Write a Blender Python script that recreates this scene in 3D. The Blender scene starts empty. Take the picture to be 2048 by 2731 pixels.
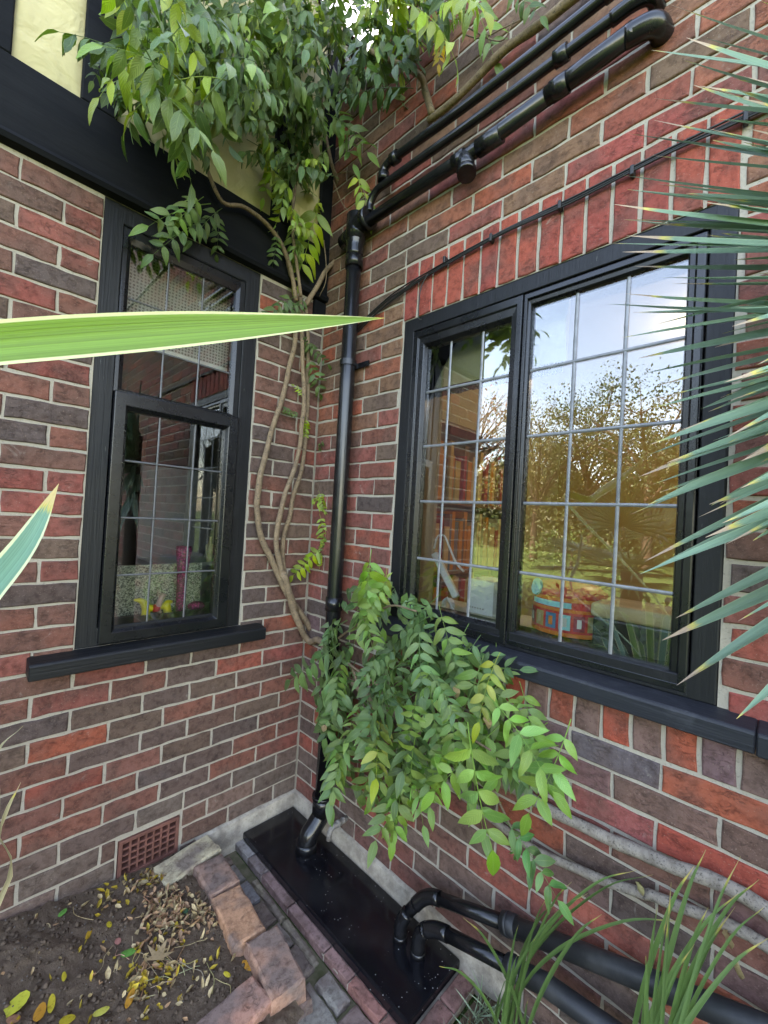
import bpy, bmesh, math, random
from math import sin, cos, pi, radians, sqrt, atan2
from mathutils import Vector as V, Matrix, noise as mn

# ------------------------------------------------------------------ camera, sky, sun, exposure
scene = bpy.context.scene
COL = scene.collection
CAM = V((-1.28654, -1.77381, 1.40407))
RT = V((0.69713910, -0.71461774, 0.05760699))
UP = V((-0.05078648, 0.03092537, 0.99823061))
FW = V((0.71513482, 0.69883125, 0.01473364))
FPX, PW, PH = 1121.8, 2048.0, 2731.0
cd = bpy.data.cameras.new('camera'); cam = bpy.data.objects.new('camera', cd); COL.objects.link(cam)
m = Matrix.Identity(4)
for i in range(3):
    m[i][0], m[i][1], m[i][2], m[i][3] = RT[i], UP[i], -FW[i], CAM[i]
cam.matrix_world = m
cd.sensor_fit = 'HORIZONTAL'; cd.sensor_width = 36.0; cd.lens = 36.0 * FPX / PW
cd.clip_start = 0.01; cd.clip_end = 600
scene.camera = cam
scene.render.resolution_x, scene.render.resolution_y = 768, 1024

SUN_EL, SUN_AZ = radians(38), atan2(0.90, 0.43)          # from behind the house: both walls stand in open shade
world = bpy.data.worlds.new('World'); scene.world = world; world.use_nodes = True
wt = world.node_tree; wt.nodes.clear()
sky = wt.nodes.new('ShaderNodeTexSky'); sky.sky_type = 'NISHITA'; sky.sun_disc = False
sky.sun_elevation = SUN_EL; sky.sun_rotation = SUN_AZ
sky.air_density = 1.0; sky.dust_density = 1.0; sky.ozone_density = 1.0
bg = wt.nodes.new('ShaderNodeBackground'); bg.inputs[1].default_value = 0.15
wo = wt.nodes.new('ShaderNodeOutputWorld')
wt.links.new(sky.outputs[0], bg.inputs[0]); wt.links.new(bg.outputs[0], wo.inputs[0])
sd = bpy.data.lights.new('sun', 'SUN'); sd.energy = 4.0; sd.angle = radians(0.5); sd.color = (1, 0.94, 0.85)
sun = bpy.data.objects.new('sun', sd); COL.objects.link(sun)
sdir = V((sin(SUN_AZ) * cos(SUN_EL), cos(SUN_AZ) * cos(SUN_EL), sin(SUN_EL)))
sun.rotation_euler = sdir.to_track_quat('Z', 'Y').to_euler(); sun.location = sdir * 30
vs = scene.view_settings
vs.view_transform = 'Standard'; vs.look = 'None'; vs.gamma = 1.0; vs.use_curve_mapping = False
vs.exposure = 3.58
vs.use_white_balance = True; vs.white_balance_temperature = 8500; vs.white_balance_tint = 18
cy = scene.cycles; cy.max_bounces = 7; cy.diffuse_bounces = 4; cy.glossy_bounces = 4; cy.transmission_bounces = 4; cy.transparent_max_bounces = 10; cy.caustics_reflective = False; cy.caustics_refractive = False

rnd = random.Random(7)
def U(a, b, r=rnd): return r.uniform(a, b)
S9 = 2048 / 1659.0
def rayd(x, y): return FW + RT * ((x - PW / 2) / FPX) - UP * ((y - PH / 2) / FPX)
def at(x, y, depth): return CAM + rayd(x, y) * depth               # photo pixel + metres in front of the camera -> point
def onp(x, y, ax, val):
    d = rayd(x, y); return CAM + d * ((val - CAM[ax]) / d[ax])
def a9(x, y, depth): return at(x * S9, y * S9, depth)
def o9(x, y, ax, val): return onp(x * S9, y * S9, ax, val)
def proj(p):
    d = V(p) - CAM; z = d.dot(FW)
    if z < 0.05: return None
    return (PW / 2 + FPX * d.dot(RT) / z, PH / 2 - FPX * d.dot(UP) / z)

# ------------------------------------------------------------------ materials
MATS = {}
class NT:
    def __init__(s, name):
        s.m = bpy.data.materials.new(name); s.m.use_nodes = True
        s.t = s.m.node_tree; s.t.nodes.clear()
        s.out = s.t.nodes.new('ShaderNodeOutputMaterial'); MATS[name] = s.m
    def n(s, ty, ins=None, **kw):
        nd = s.t.nodes.new('ShaderNode' + ty)
        for k, v in kw.items(): setattr(nd, k, v)
        for k, v in (ins or {}).items(): s.set(nd, k, v)
        return nd
    def set(s, nd, k, v):
        sock = nd.inputs[k]
        if isinstance(v, bpy.types.NodeSocket): s.t.links.new(v, sock)
        elif isinstance(v, (tuple, list)) and len(v) == 3 and sock.type == 'RGBA': sock.default_value = (*v, 1)
        else: sock.default_value = v
    def coord(s, kind='Object', scale=(1, 1, 1), rand=False):
        c = s.n('TexCoord').outputs[kind]
        if rand:
            r = s.n('ObjectInfo').outputs['Random']
            mu = s.n('Math', {0: r, 1: 57.0}, operation='MULTIPLY').outputs[0]
            cx = s.n('CombineXYZ', {0: mu, 1: mu, 2: mu}).outputs[0]
            c = s.n('VectorMath', {0: c, 1: cx}, operation='ADD').outputs[0]
        return s.n('Mapping', {'Vector': c, 'Scale': scale}).outputs[0]
    def noise(s, vec, scale, detail=4, rough=0.55, dist=0.0):
        return s.n('TexNoise', {'Vector': vec, 'Scale': scale, 'Detail': detail, 'Roughness': rough, 'Distortion': dist}).outputs['Fac']
    def ramp(s, fac, stops, interp='LINEAR'):
        nd = s.n('ValToRGB', {'Fac': fac}); cr = nd.color_ramp; cr.interpolation = interp
        while len(cr.elements) < len(stops): cr.elements.new(0.5)
        for e, (p, c) in zip(cr.elements, stops):
            e.position = p; e.color = (*c, 1) if len(c) == 3 else c
        return nd.outputs['Color']
    def mix(s, fac, a, b, mode='MIX'):
        nd = s.n('Mix', data_type='RGBA', blend_type=mode)
        s.set(nd, 'Factor', fac)
        for nm, v in (('A', a), ('B', b)):
            sock = [q for q in nd.inputs if q.name == nm and q.type == 'RGBA'][0]
            if isinstance(v, bpy.types.NodeSocket): s.t.links.new(v, sock)
            else: sock.default_value = (*v, 1) if len(v) == 3 else v
        return [o for o in nd.outputs if o.type == 'RGBA'][0]
    def math(s, op, a, b=0.5, clamp=False):
        return s.n('Math', {0: a, 1: b}, operation=op, use_clamp=clamp).outputs[0]
    def bump(s, h, strength=0.5, dist=0.003, normal=None):
        ins = {'Height': h, 'Strength': strength, 'Distance': dist}
        if normal is not None: ins['Normal'] = normal
        return s.n('Bump', ins).outputs[0]
    def bsdf(s, **ins):
        b = s.n('BsdfPrincipled')
        for k, v in ins.items(): s.set(b, k.replace('_', ' '), v)
        s.t.links.new(b.outputs[0], s.out.inputs[0]); return b

def brick_material(name, use_attr, lumpk=0.9, flash=(0.11, 0.068, 0.055), flk=0.5):
    s = NT(name)
    v = s.coord('Object', (1, 1, 1), rand=not use_attr)
    base = s.n('Attribute', attribute_name='bcol').outputs['Color'] if use_attr else s.n('ObjectInfo').outputs['Color']
    big = s.noise(v, 9, 3, 0.5)
    fl = s.ramp(big, [(0.44, (0, 0, 0)), (0.62, (1, 1, 1))])
    c = s.mix(s.math('MULTIPLY', fl, flk), base, flash)
    mid = s.noise(v, 45, 5, 0.65)
    c = s.mix(s.ramp(mid, [(0.3, (1, 1, 1)), (0.55, (0, 0, 0))]), c, s.mix(1.0, c, (0.55, 0.5, 0.48), 'MULTIPLY'))
    sp = s.noise(v, 260, 3, 0.7)
    c = s.mix(s.ramp(sp, [(0.62, (0, 0, 0)), (0.72, (0.8, 0.8, 0.8))]), c, (0.32, 0.22, 0.17))
    c = s.mix(s.ramp(sp, [(0.28, (0.8, 0.8, 0.8)), (0.36, (0, 0, 0))]), c, (0.03, 0.02, 0.02))
    # mortar smears
    sm = s.noise(v, 16, 6, 0.75, 0.6)
    c = s.mix(s.ramp(sm, [(0.63, (0, 0, 0)), (0.75, (0.5, 0.5, 0.5))]), c, (0.36, 0.32, 0.27))
    vs_ = s.n('Mapping', {'Vector': v, 'Scale': (15, 20, 34), 'Rotation': (0, 0.45, 0)}).outputs[0]
    drag = s.noise(vs_, 1.5, 5, 0.62, 0.9)
    crack = s.ramp(s.math('ABSOLUTE', s.math('SUBTRACT', drag, 0.47)), [(0.0, (1, 1, 1)), (0.035, (0, 0, 0))])
    gate = s.ramp(s.noise(v, 20, 3, 0.5), [(0.45, (0, 0, 0)), (0.6, (1, 1, 1))])
    crack = s.math('MULTIPLY', crack, gate)
    c = s.mix(s.math('MULTIPLY', crack, 0.4), c, (0.04, 0.028, 0.024))
    fine = s.noise(v, 150, 4, 0.7)
    lump = s.noise(v, 38, 4, 0.6)
    h = s.math('SUBTRACT', s.math('ADD', s.math('MULTIPLY', lump, lumpk), s.math('MULTIPLY', fine, 0.5)), s.math('MULTIPLY', crack, 0.6))
    s.bsdf(Base_Color=c, Roughness=0.88, Specular_IOR_Level=0.25, Normal=s.bump(h, 0.62, 0.0045))
brick_material('brick', False); brick_material('brick_mass', True); brick_material('loose_brick', False, 0.15, (0.20, 0.15, 0.13), 0.85)

def simple(name, col, rough=0.6, var=0.25, nscale=20, bump=0.2, bscale=60, metal=0.0, spec=0.5, bdist=0.002, col2=None, coat=0.0, stretch=(1, 1, 1)):
    s = NT(name); v = s.coord('Object', stretch)
    n1 = s.noise(v, nscale, 5, 0.6)
    c2 = col2 or tuple(x * (1 - var) for x in col)
    c = s.mix(s.ramp(n1, [(0.35, (0, 0, 0)), (0.65, (1, 1, 1))]), col, c2)
    ins = dict(Base_Color=c, Roughness=rough, Metallic=metal, Specular_IOR_Level=spec, Coat_Weight=coat)
    if bump: ins['Normal'] = s.bump(s.noise(v, bscale, 4, 0.6), bump, bdist)
    s.bsdf(**ins)
    return s

def mortar():
    s = NT('mortar'); v = s.coord()
    n1 = s.noise(v, 7, 5, 0.6); n2 = s.noise(v, 150, 4, 0.7)
    c = s.mix(n1, (0.48, 0.42, 0.34), (0.33, 0.285, 0.23))
    c = s.mix(s.ramp(n2, [(0.3, (0.7, 0.7, 0.7)), (0.45, (0, 0, 0))]), c, (0.20, 0.18, 0.16))
    s.bsdf(Base_Color=c, Roughness=0.95, Specular_IOR_Level=0.2, Normal=s.bump(s.math('ADD', s.noise(v, 60, 5, 0.7), n2), 0.7, 0.003))
mortar()
def stained_mortar():
    s = NT('pale_mortar'); v = s.coord()
    n1 = s.noise(v, 12, 6, 0.65); n2 = s.noise(v, 120, 4, 0.7)
    c = s.mix(s.ramp(n1, [(0.4, (0, 0, 0)), (0.62, (1, 1, 1))]), (0.52, 0.45, 0.36), (0.28, 0.235, 0.19))
    c = s.mix(s.ramp(n2, [(0.3, (0.6, 0.6, 0.6)), (0.42, (0, 0, 0))]), c, (0.14, 0.12, 0.11))
    s.bsdf(Base_Color=c, Roughness=0.95, Specular_IOR_Level=0.2, Normal=s.bump(s.noise(v, 70, 5, 0.7), 0.6, 0.004))
stained_mortar()

def painted_wood(name, axis, k=1.0):
    s = NT(name)
    sc = {'z': (70, 70, 2.2), 'y': (70, 2.2, 70), 'x': (2.2, 70, 70)}[axis]
    v = s.coord('Object', sc); v0 = s.coord()
    g = s.noise(v, 1.4, 4, 0.6, 0.6); d = s.noise(v0, 14, 6, 0.7)
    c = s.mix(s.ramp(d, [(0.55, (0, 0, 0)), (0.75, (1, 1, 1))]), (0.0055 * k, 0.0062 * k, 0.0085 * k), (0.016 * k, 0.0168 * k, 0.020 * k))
    sc2 = s.noise(s.n('Mapping', {'Vector': v0, 'Scale': tuple(3 if q < 5 else 40 for q in sc)}).outputs[0], 6, 5, 0.7)
    c = s.mix(s.ramp(sc2, [(0.69, (0, 0, 0)), (0.74, (0.8, 0.8, 0.8))]), c, (0.28, 0.27, 0.25))
    s.bsdf(Base_Color=c, Roughness=s.math('ADD', s.math('MULTIPLY', d, 0.3), 0.38), Specular_IOR_Level=0.42,
           Normal=s.bump(s.math('ADD', g, s.math('MULTIPLY', d, 0.3)), 0.55, 0.003))
for ax in 'xyz': painted_wood('black_wood_' + ax, ax, 2.4 if ax == 'y' else 0.65)  # y copy is paler: sky light on the wide sill put into its colour
simple('beam_black', (0.0045, 0.005, 0.0065), 0.75, 0.4, 14, 0.5, 50, spec=0.12, bdist=0.004, stretch=(0.2, 1, 1), col2=(0.010, 0.0105, 0.012))
def plastic(name, col, rough, dust=0.0, bump=0.05):
    s = NT(name); v = s.coord(); n1 = s.noise(v, 9, 6, 0.7)
    c = s.mix(s.math('MULTIPLY', s.ramp(n1, [(0.5, (0, 0, 0)), (0.75, (1, 1, 1))]), dust), col, (0.25, 0.23, 0.2))
    s.bsdf(Base_Color=c, Roughness=s.math('ADD', s.math('MULTIPLY', n1, 0.22), rough - 0.1), Specular_IOR_Level=0.5,
           Normal=s.bump(s.noise(v, 25, 3, 0.5), bump, 0.002))
plastic('black_upvc', (0.0055, 0.006, 0.0075), 0.27, 0.03)
plastic('black_pipe', (0.008, 0.008, 0.009), 0.22, 0.04, 0.08)
plastic('black_pipe_matt', (0.018, 0.019, 0.021), 0.5, 0.15, 0.2)
def lid_mat():
    s = NT('black_lid'); v = s.coord()
    big = s.noise(v, 5, 6, 0.65); dots = s.n('TexVoronoi', {'Vector': v, 'Scale': 70.0, 'Randomness': 1.0}, feature='F1')
    dn = s.noise(v, 8, 3, 0.6)
    dot = s.math('MULTIPLY', s.ramp(dots.outputs['Distance'], [(0.07, (1, 1, 1)), (0.12, (0, 0, 0))]), s.ramp(dn, [(0.52, (0, 0, 0)), (0.6, (1, 1, 1))]))
    c = s.mix(s.ramp(big, [(0.5, (0, 0, 0)), (0.8, (0.25, 0.25, 0.25))]), (0.006, 0.006, 0.008), (0.07, 0.065, 0.06))
    c = s.mix(s.math('MULTIPLY', dot, 0.9), c, (0.6, 0.58, 0.54))
    s.bsdf(Base_Color=c, Roughness=s.math('ADD', s.math('MULTIPLY', big, 0.25), 0.05), Specular_IOR_Level=0.5,
           Normal=s.bump(s.noise(v, 6, 3, 0.5), 0.12, 0.004))
lid_mat()
def glass():
    s = NT('glass')
    fr = s.n('Fresnel', {'IOR': 1.5}).outputs[0]
    f = s.math('ADD', s.math('MULTIPLY', fr, 1.15), 0.05, True)
    v = s.coord(); nb = s.bump(s.noise(v, 2.2, 2, 0.5), 0.012, 0.02)
    tr = s.n('BsdfTransparent', {'Color': (0.93, 0.95, 0.94)}); gl = s.n('BsdfGlossy', {'Color': (1, 1, 1), 'Roughness': 0.0, 'Normal': nb})
    mx = s.n('MixShader', {0: f, 1: tr.outputs[0], 2: gl.outputs[0]})
    s.t.links.new(mx.outputs[0], s.out.inputs[0])
glass()
simple('lead_dark', (0.13, 0.13, 0.135), 0.5, 0.3, 30, 0.2, 80, 0.2)
simple('lead', (0.27, 0.27, 0.275), 0.45, 0.3, 30, 0.2, 80, 0.3)  # paler copy of the lead, sky light put into its colour
def render_mat():
    s = NT('cream_render'); v = s.coord(); n1 = s.noise(v, 3, 5, 0.6); n2 = s.noise(v, 9, 3, 0.5, 1.0)
    c = s.mix(n1, (0.60, 0.50, 0.26), (0.48, 0.40, 0.21))
    s.bsdf(Base_Color=c, Roughness=0.8, Normal=s.bump(s.math('ADD', n2, s.math('MULTIPLY', s.noise(v, 90, 3, 0.6), 0.08)), 0.7, 0.02))
render_mat()

def leaf_mat(name, veins=True, trans=0.32):
    s = NT(name)
    col = s.n('ObjectInfo').outputs['Color']
    at_ = s.n('Attribute', attribute_name='rnd')
    r = s.n('SeparateColor', {0: at_.outputs['Color']}).outputs
    uv = s.n('UVMap').outputs[0]; sx = s.n('SeparateXYZ', {0: uv}).outputs
    hsv = s.n('HueSaturation', {'Hue': s.math('ADD', s.math('MULTIPLY', r[0], 0.05), 0.468),
                                'Saturation': s.math('ADD', s.math('MULTIPLY', r[1], 0.25), 0.85),
                                'Value': s.math('ADD', s.math('MULTIPLY', r[2], 0.6), 0.7), 'Color': col}).outputs[0]
    au = s.math('ABSOLUTE', s.math('SUBTRACT', sx[0], 0.5))
    wv = s.math('SINE', s.math('MULTIPLY', s.math('SUBTRACT', sx[1], s.math('MULTIPLY', au, 0.55)), 62.0))
    vein = s.ramp(wv, [(0.72, (0, 0, 0)), (1.0, (1, 1, 1))])
    midrib = s.ramp(au, [(0.0, (1, 1, 1)), (0.035, (0, 0, 0))])
    v = s.coord(); blot = s.noise(v, 60, 4, 0.6)
    c = s.mix(s.math('MULTIPLY', vein, 0.38), hsv, (0.03, 0.09, 0.025)) if veins else hsv
    c = s.mix(s.math('MULTIPLY', midrib, 0.35), c, (0.35, 0.45, 0.16))
    c = s.mix(s.math('MULTIPLY', s.ramp(blot, [(0.66, (0, 0, 0)), (0.74, (1, 1, 1))]), 0.45), c, (0.30, 0.24, 0.06))
    edge = s.ramp(au, [(0.42, (0, 0, 0)), (0.5, (1, 1, 1))])
    c = s.mix(s.math('MULTIPLY', edge, 0.25), c, (0.32, 0.38, 0.08))
    nb = s.bump(s.math('ADD', wv, s.math('MULTIPLY', blot, 0.6)), 0.25, 0.0012)
    b = s.n('BsdfPrincipled', {'Base Color': c, 'Roughness': 0.42, 'Specular IOR Level': 0.45, 'Normal': nb})
    tc = s.mix(1.0, c, (1.25, 1.35, 0.5), 'MULTIPLY')
    t = s.n('BsdfTranslucent', {'Color': tc, 'Normal': nb})
    mx = s.n('MixShader', {0: trans, 1: b.outputs[0], 2: t.outputs[0]})
    s.t.links.new(mx.outputs[0], s.out.inputs[0])
leaf_mat('leaf'); leaf_mat('far_leaf', False, 0.3)
def blade_mat(name, c_mid, c_edge, c_tip, tip0=0.9, edge0=0.40, trans=0.3, stripes=0.3, tipw=0.05, rough=0.4):
    s = NT(name); uv = s.n('UVMap').outputs[0]; sx = s.n('SeparateXYZ', {0: uv}).outputs
    at_ = s.n('Attribute', attribute_name='rnd'); r = s.n('SeparateColor', {0: at_.outputs['Color']}).outputs
    au = s.math('ABSOLUTE', s.math('SUBTRACT', sx[0], 0.5))
    st = s.ramp(s.noise(s.n('Mapping', {'Vector': uv, 'Scale': (14, 0.5, 1)}).outputs[0], 1.5, 3, 0.6), [(0.38, (0, 0, 0)), (0.62, (1, 1, 1))])
    dk = tuple(q * 0.5 for q in c_mid)
    c = s.mix(s.math('MULTIPLY', st, stripes), c_mid, dk)
    c = s.mix(s.ramp(au, [(edge0, (0, 0, 0)), (edge0 + 0.02, (1, 1, 1))]), c, c_edge)
    wob = s.math('ADD', sx[1], s.math('MULTIPLY', s.math('SUBTRACT', s.noise(uv, 9, 3, 0.6), 0.5), 0.12))
    wob = s.math('ADD', wob, s.math('MULTIPLY', s.math('SUBTRACT', r[0], 0.5), 0.16))
    c = s.mix(s.ramp(wob, [(tip0 - tipw * 1.6, (0, 0, 0)), (tip0 - tipw * 0.6, (1, 1, 1))]), c, (0.55, 0.45, 0.10))
    c = s.mix(s.ramp(wob, [(tip0 - tipw * 0.4, (0, 0, 0)), (tip0, (1, 1, 1))]), c, c_tip)
    c = s.n('HueSaturation', {'Value': s.math('ADD', s.math('MULTIPLY', r[2], 0.5), 0.75), 'Color': c}).outputs[0]
    nb = s.bump(st, 0.3, 0.001)
    b = s.n('BsdfPrincipled', {'Base Color': c, 'Roughness': rough, 'Specular IOR Level': 0.4, 'Normal': nb})
    t = s.n('BsdfTranslucent', {'Color': c})
    mx = s.n('MixShader', {0: trans, 1: b.outputs[0], 2: t.outputs[0]})
    s.t.links.new(mx.outputs[0], s.out.inputs[0])
blade_mat('yucca_leaf', (0.17, 0.28, 0.185), (0.27, 0.38, 0.22), (0.45, 0.32, 0.22), 0.955, 0.46, 0.2, 0.3, 0.03)
blade_mat('flax_leaf', (0.20, 0.36, 0.045), (0.72, 0.70, 0.36), (0.45, 0.16, 0.05), 0.985, 0.41, 0.35, 0.75, 0.015)
blade_mat('flax_leaf_blue', (0.16, 0.34, 0.24), (0.62, 0.66, 0.40), (0.6, 0.45, 0.2), 0.97, 0.38, 0.3, 0.5, 0.02)
blade_mat('flax_dry', (0.42, 0.36, 0.20), (0.55, 0.45, 0.25), (0.5, 0.36, 0.2), 0.95, 0.40, 0.3, 0.5)
blade_mat('grass_blade', (0.12, 0.22, 0.06), (0.15, 0.26, 0.075), (0.42, 0.33, 0.12), 0.96, 0.44, 0.35, 0.35)
blade_mat('palm_blade', (0.16, 0.24, 0.07), (0.25, 0.32, 0.1), (0.4, 0.3, 0.15), 0.92, 0.42, 0.25, 0.3)

def bark(name, a, b, sc=1.0):
    s = NT(name); v = s.coord('Object', (1, 1, 1)); n1 = s.noise(v, 30 * sc, 6, 0.7); n2 = s.noise(v, 110 * sc, 5, 0.75)
    c = s.mix(s.ramp(n1, [(0.35, (0, 0, 0)), (0.65, (1, 1, 1))]), a, b)
    c = s.mix(s.ramp(n2, [(0.36, (0.85, 0.85, 0.85)), (0.46, (0, 0, 0))]), c, (0.05, 0.045, 0.04))
    s.bsdf(Base_Color=c, Roughness=0.9, Specular_IOR_Level=0.2, Normal=s.bump(s.math('ADD', n1, n2), 0.8, 0.004))
bark('bark_tan', (0.30, 0.21, 0.13), (0.19, 0.13, 0.085)); bark('bark_grey', (0.34, 0.29, 0.24), (0.20, 0.165, 0.135), 1.3)
bark('bark_dark', (0.09, 0.06, 0.04), (0.05, 0.04, 0.03), 0.3)
def soil_mat():
    s = NT('soil'); v = s.coord(); n1 = s.noise(v, 16, 6, 0.7); n2 = s.noise(v, 140, 5, 0.75)
    c = s.mix(n1, (0.10, 0.068, 0.046), (0.24, 0.165, 0.112))
    c = s.mix(s.ramp(n2, [(0.60, (0, 0, 0)), (0.70, (0.8, 0.8, 0.8))]), c, (0.20, 0.15, 0.11))
    s.bsdf(Base_Color=c, Roughness=0.95, Specular_IOR_Level=0.15, Normal=s.bump(s.math('ADD', s.noise(v, 50, 6, 0.75), n2), 1.0, 0.008))
soil_mat()
simple('hedge_core', (0.025, 0.038, 0.012), 0.95, 0.6, 1.5, 0.8, 6, spec=0.1, bdist=0.2)
simple('clod', (0.16, 0.11, 0.076), 0.95, 0.5, 60, 0.6, 200, spec=0.15)
simple('grit', (0.24, 0.20, 0.165), 0.9, 0.5, 60, 0.4, 200)
def dry_mat():
    s = NT('dry_leaf'); col = s.n('ObjectInfo').outputs['Color']; at_ = s.n('Attribute', attribute_name='rnd').outputs['Color']
    v = s.coord('Object', rand=True); n1 = s.noise(v, 90, 5, 0.7)
    c = s.mix(1.0, col, at_, 'MULTIPLY')
    c = s.mix(s.ramp(n1, [(0.5, (0, 0, 0)), (0.7, (0.8, 0.8, 0.8))]), c, s.mix(1.0, c, (0.45, 0.35, 0.3), 'MULTIPLY'))
    b = s.n('BsdfPrincipled', {'Base Color': c, 'Roughness': 0.6, 'Normal': s.bump(n1, 0.4, 0.002)})
    t = s.n('BsdfTranslucent', {'Color': c}); mx = s.n('MixShader', {0: 0.2, 1: b.outputs[0], 2: t.outputs[0]})
    s.t.links.new(mx.outputs[0], s.out.inputs[0])
dry_mat()
def lawn_mat():
    s = NT('lawn'); v = s.coord(); n1 = s.noise(v, 0.6, 4, 0.6); n2 = s.noise(v, 25, 5, 0.7)
    c = s.mix(n1, (0.05, 0.115, 0.014), (0.075, 0.14, 0.02)); c = s.mix(s.ramp(n2, [(0.3, (0.8, 0.8, 0.8)), (0.6, (0, 0, 0))]), c, (0.03, 0.07, 0.01))
    s.bsdf(Base_Color=c, Roughness=0.9, Normal=s.bump(n2, 0.8, 0.03))
lawn_mat()
simple('paver', (0.30, 0.25, 0.21), 0.9, 0.5, 22, 0.6, 120, col2=(0.14, 0.11, 0.095), bdist=0.003)
simple('grout', (0.17, 0.14, 0.09), 0.95, 0.5, 18, 0.7, 90, col2=(0.08, 0.085, 0.035), bdist=0.004)
simple('terracotta', (0.20, 0.075, 0.055), 0.75, 0.4, 15, 0.3, 100)
simple('tile_red', (0.36, 0.17, 0.14), 0.7, 0.4, 14, 0.4, 90, col2=(0.26, 0.19, 0.18))
simple('roof_tile', (0.17, 0.07, 0.05), 0.85, 0.5, 6, 0.4, 40)
def house_brick():
    s = NT('brick_texture'); v = s.n('TexCoord').outputs['Object']
    sep = s.n('SeparateXYZ', {0: v}).outputs
    vv = s.n('CombineXYZ', {0: s.math('ADD', sep[0], sep[1]), 1: sep[2], 2: 0.0}).outputs[0]
    b = s.n('TexBrick', {'Vector': vv, 'Color1': (0.22, 0.08, 0.06), 'Color2': (0.11, 0.065, 0.06), 'Mortar': (0.42, 0.38, 0.33), 'Scale': 1.0,
                         'Mortar Size': 0.006, 'Brick Width': 0.225, 'Row Height': 0.075})
    s.bsdf(Base_Color=b.outputs[0], Roughness=0.9, Normal=s.bump(s.noise(v, 60, 4), 0.4, 0.003))
house_brick()
simple('cable_black', (0.015, 0.014, 0.013), 0.5, 0.3, 60, 0.3, 200)
simple('old_metal', (0.30, 0.27, 0.24), 0.8, 0.5, 70, 0.6, 200, 0.1)
# indoors
simple('wall_tan', (0.50, 0.42, 0.24), 0.9, 0.1, 4, 0.1); simple('wall_ochre', (0.50, 0.35, 0.15), 0.9, 0.15, 3, 0.1)
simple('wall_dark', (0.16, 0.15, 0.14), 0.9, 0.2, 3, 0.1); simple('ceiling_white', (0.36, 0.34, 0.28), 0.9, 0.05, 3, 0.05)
simple('white_plastic', (0.72, 0.72, 0.68), 0.45, 0.05, 10, 0.0); simple('white_board', (0.74, 0.74, 0.70), 0.6, 0.06, 6, 0.1)
simple('grey_board', (0.40, 0.37, 0.33), 0.7, 0.15, 10, 0.1); simple('inner_sill', (0.72, 0.64, 0.50), 0.6, 0.15, 8, 0.1)
simple('wood_pale', (0.72, 0.54, 0.30), 0.55, 0.3, 8, 0.3, 40, stretch=(1, 0.12, 1), col2=(0.42, 0.29, 0.13))
simple('box_black', (0.02, 0.026, 0.024), 0.35, 0.2, 12, 0.1)
simple('blind_fabric', (0.52, 0.46, 0.24), 0.9, 0.1, 30, 0.3, 200); simple('fringe', (0.03, 0.022, 0.018), 0.9, 0.2, 30, 0.2)
for nm, cc in dict(red=(0.75, 0.03, 0.035), orange=(0.88, 0.22, 0.03), cyan=(0.30, 0.78, 0.80), maroon=(0.40, 0.02, 0.06), yellow=(0.75, 0.62, 0.02),
                   pink=(0.45, 0.04, 0.16), rose=(0.55, 0.35, 0.30), book_cream=(0.62, 0.45, 0.22), book_brown=(0.20, 0.11, 0.06), book_orange=(0.6, 0.22, 0.03),
                   book_grey=(0.16, 0.16, 0.17), book_red=(0.4, 0.03, 0.05), white_print=(0.8, 0.78, 0.72), print_blue=(0.06, 0.22, 0.40), print_gold=(0.5, 0.35, 0.12), bottle_cream=(0.55, 0.48, 0.30)).items():
    simple('paint_' + nm, cc, 0.4, 0.2, 25, 0.05)
def speckle():
    s = NT('speckled_board'); v = s.coord(); n = s.noise(v, 190, 3, 0.7)
    s.bsdf(Base_Color=s.ramp(n, [(0.42, (0.05, 0.06, 0.04)), (0.5, (0.30, 0.30, 0.20)), (0.6, (0.55, 0.55, 0.42))]), Roughness=0.6)
    s = NT('lace'); v = s.coord(); vo = s.n('TexVoronoi', {'Vector': v, 'Scale': 75.0, 'Randomness': 0.15}).outputs['Distance']
    s.bsdf(Base_Color=s.ramp(vo, [(0.28, (0.13, 0.13, 0.12)), (0.42, (0.46, 0.45, 0.41))]), Roughness=0.9)
    s = NT('pink_knit'); v = s.coord(); vo = s.n('TexVoronoi', {'Vector': v, 'Scale': 110.0}).outputs['Distance']
    s.bsdf(Base_Color=s.ramp(vo, [(0.3, (0.5, 0.05, 0.19)), (0.5, (0.16, 0.015, 0.06))]), Roughness=0.8)
speckle()
s = NT('lamp_glow'); em = s.n('Emission', {'Color': (1, 0.93, 0.8), 'Strength': 12.0}); s.t.links.new(em.outputs[0], s.out.inputs[0])

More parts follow.
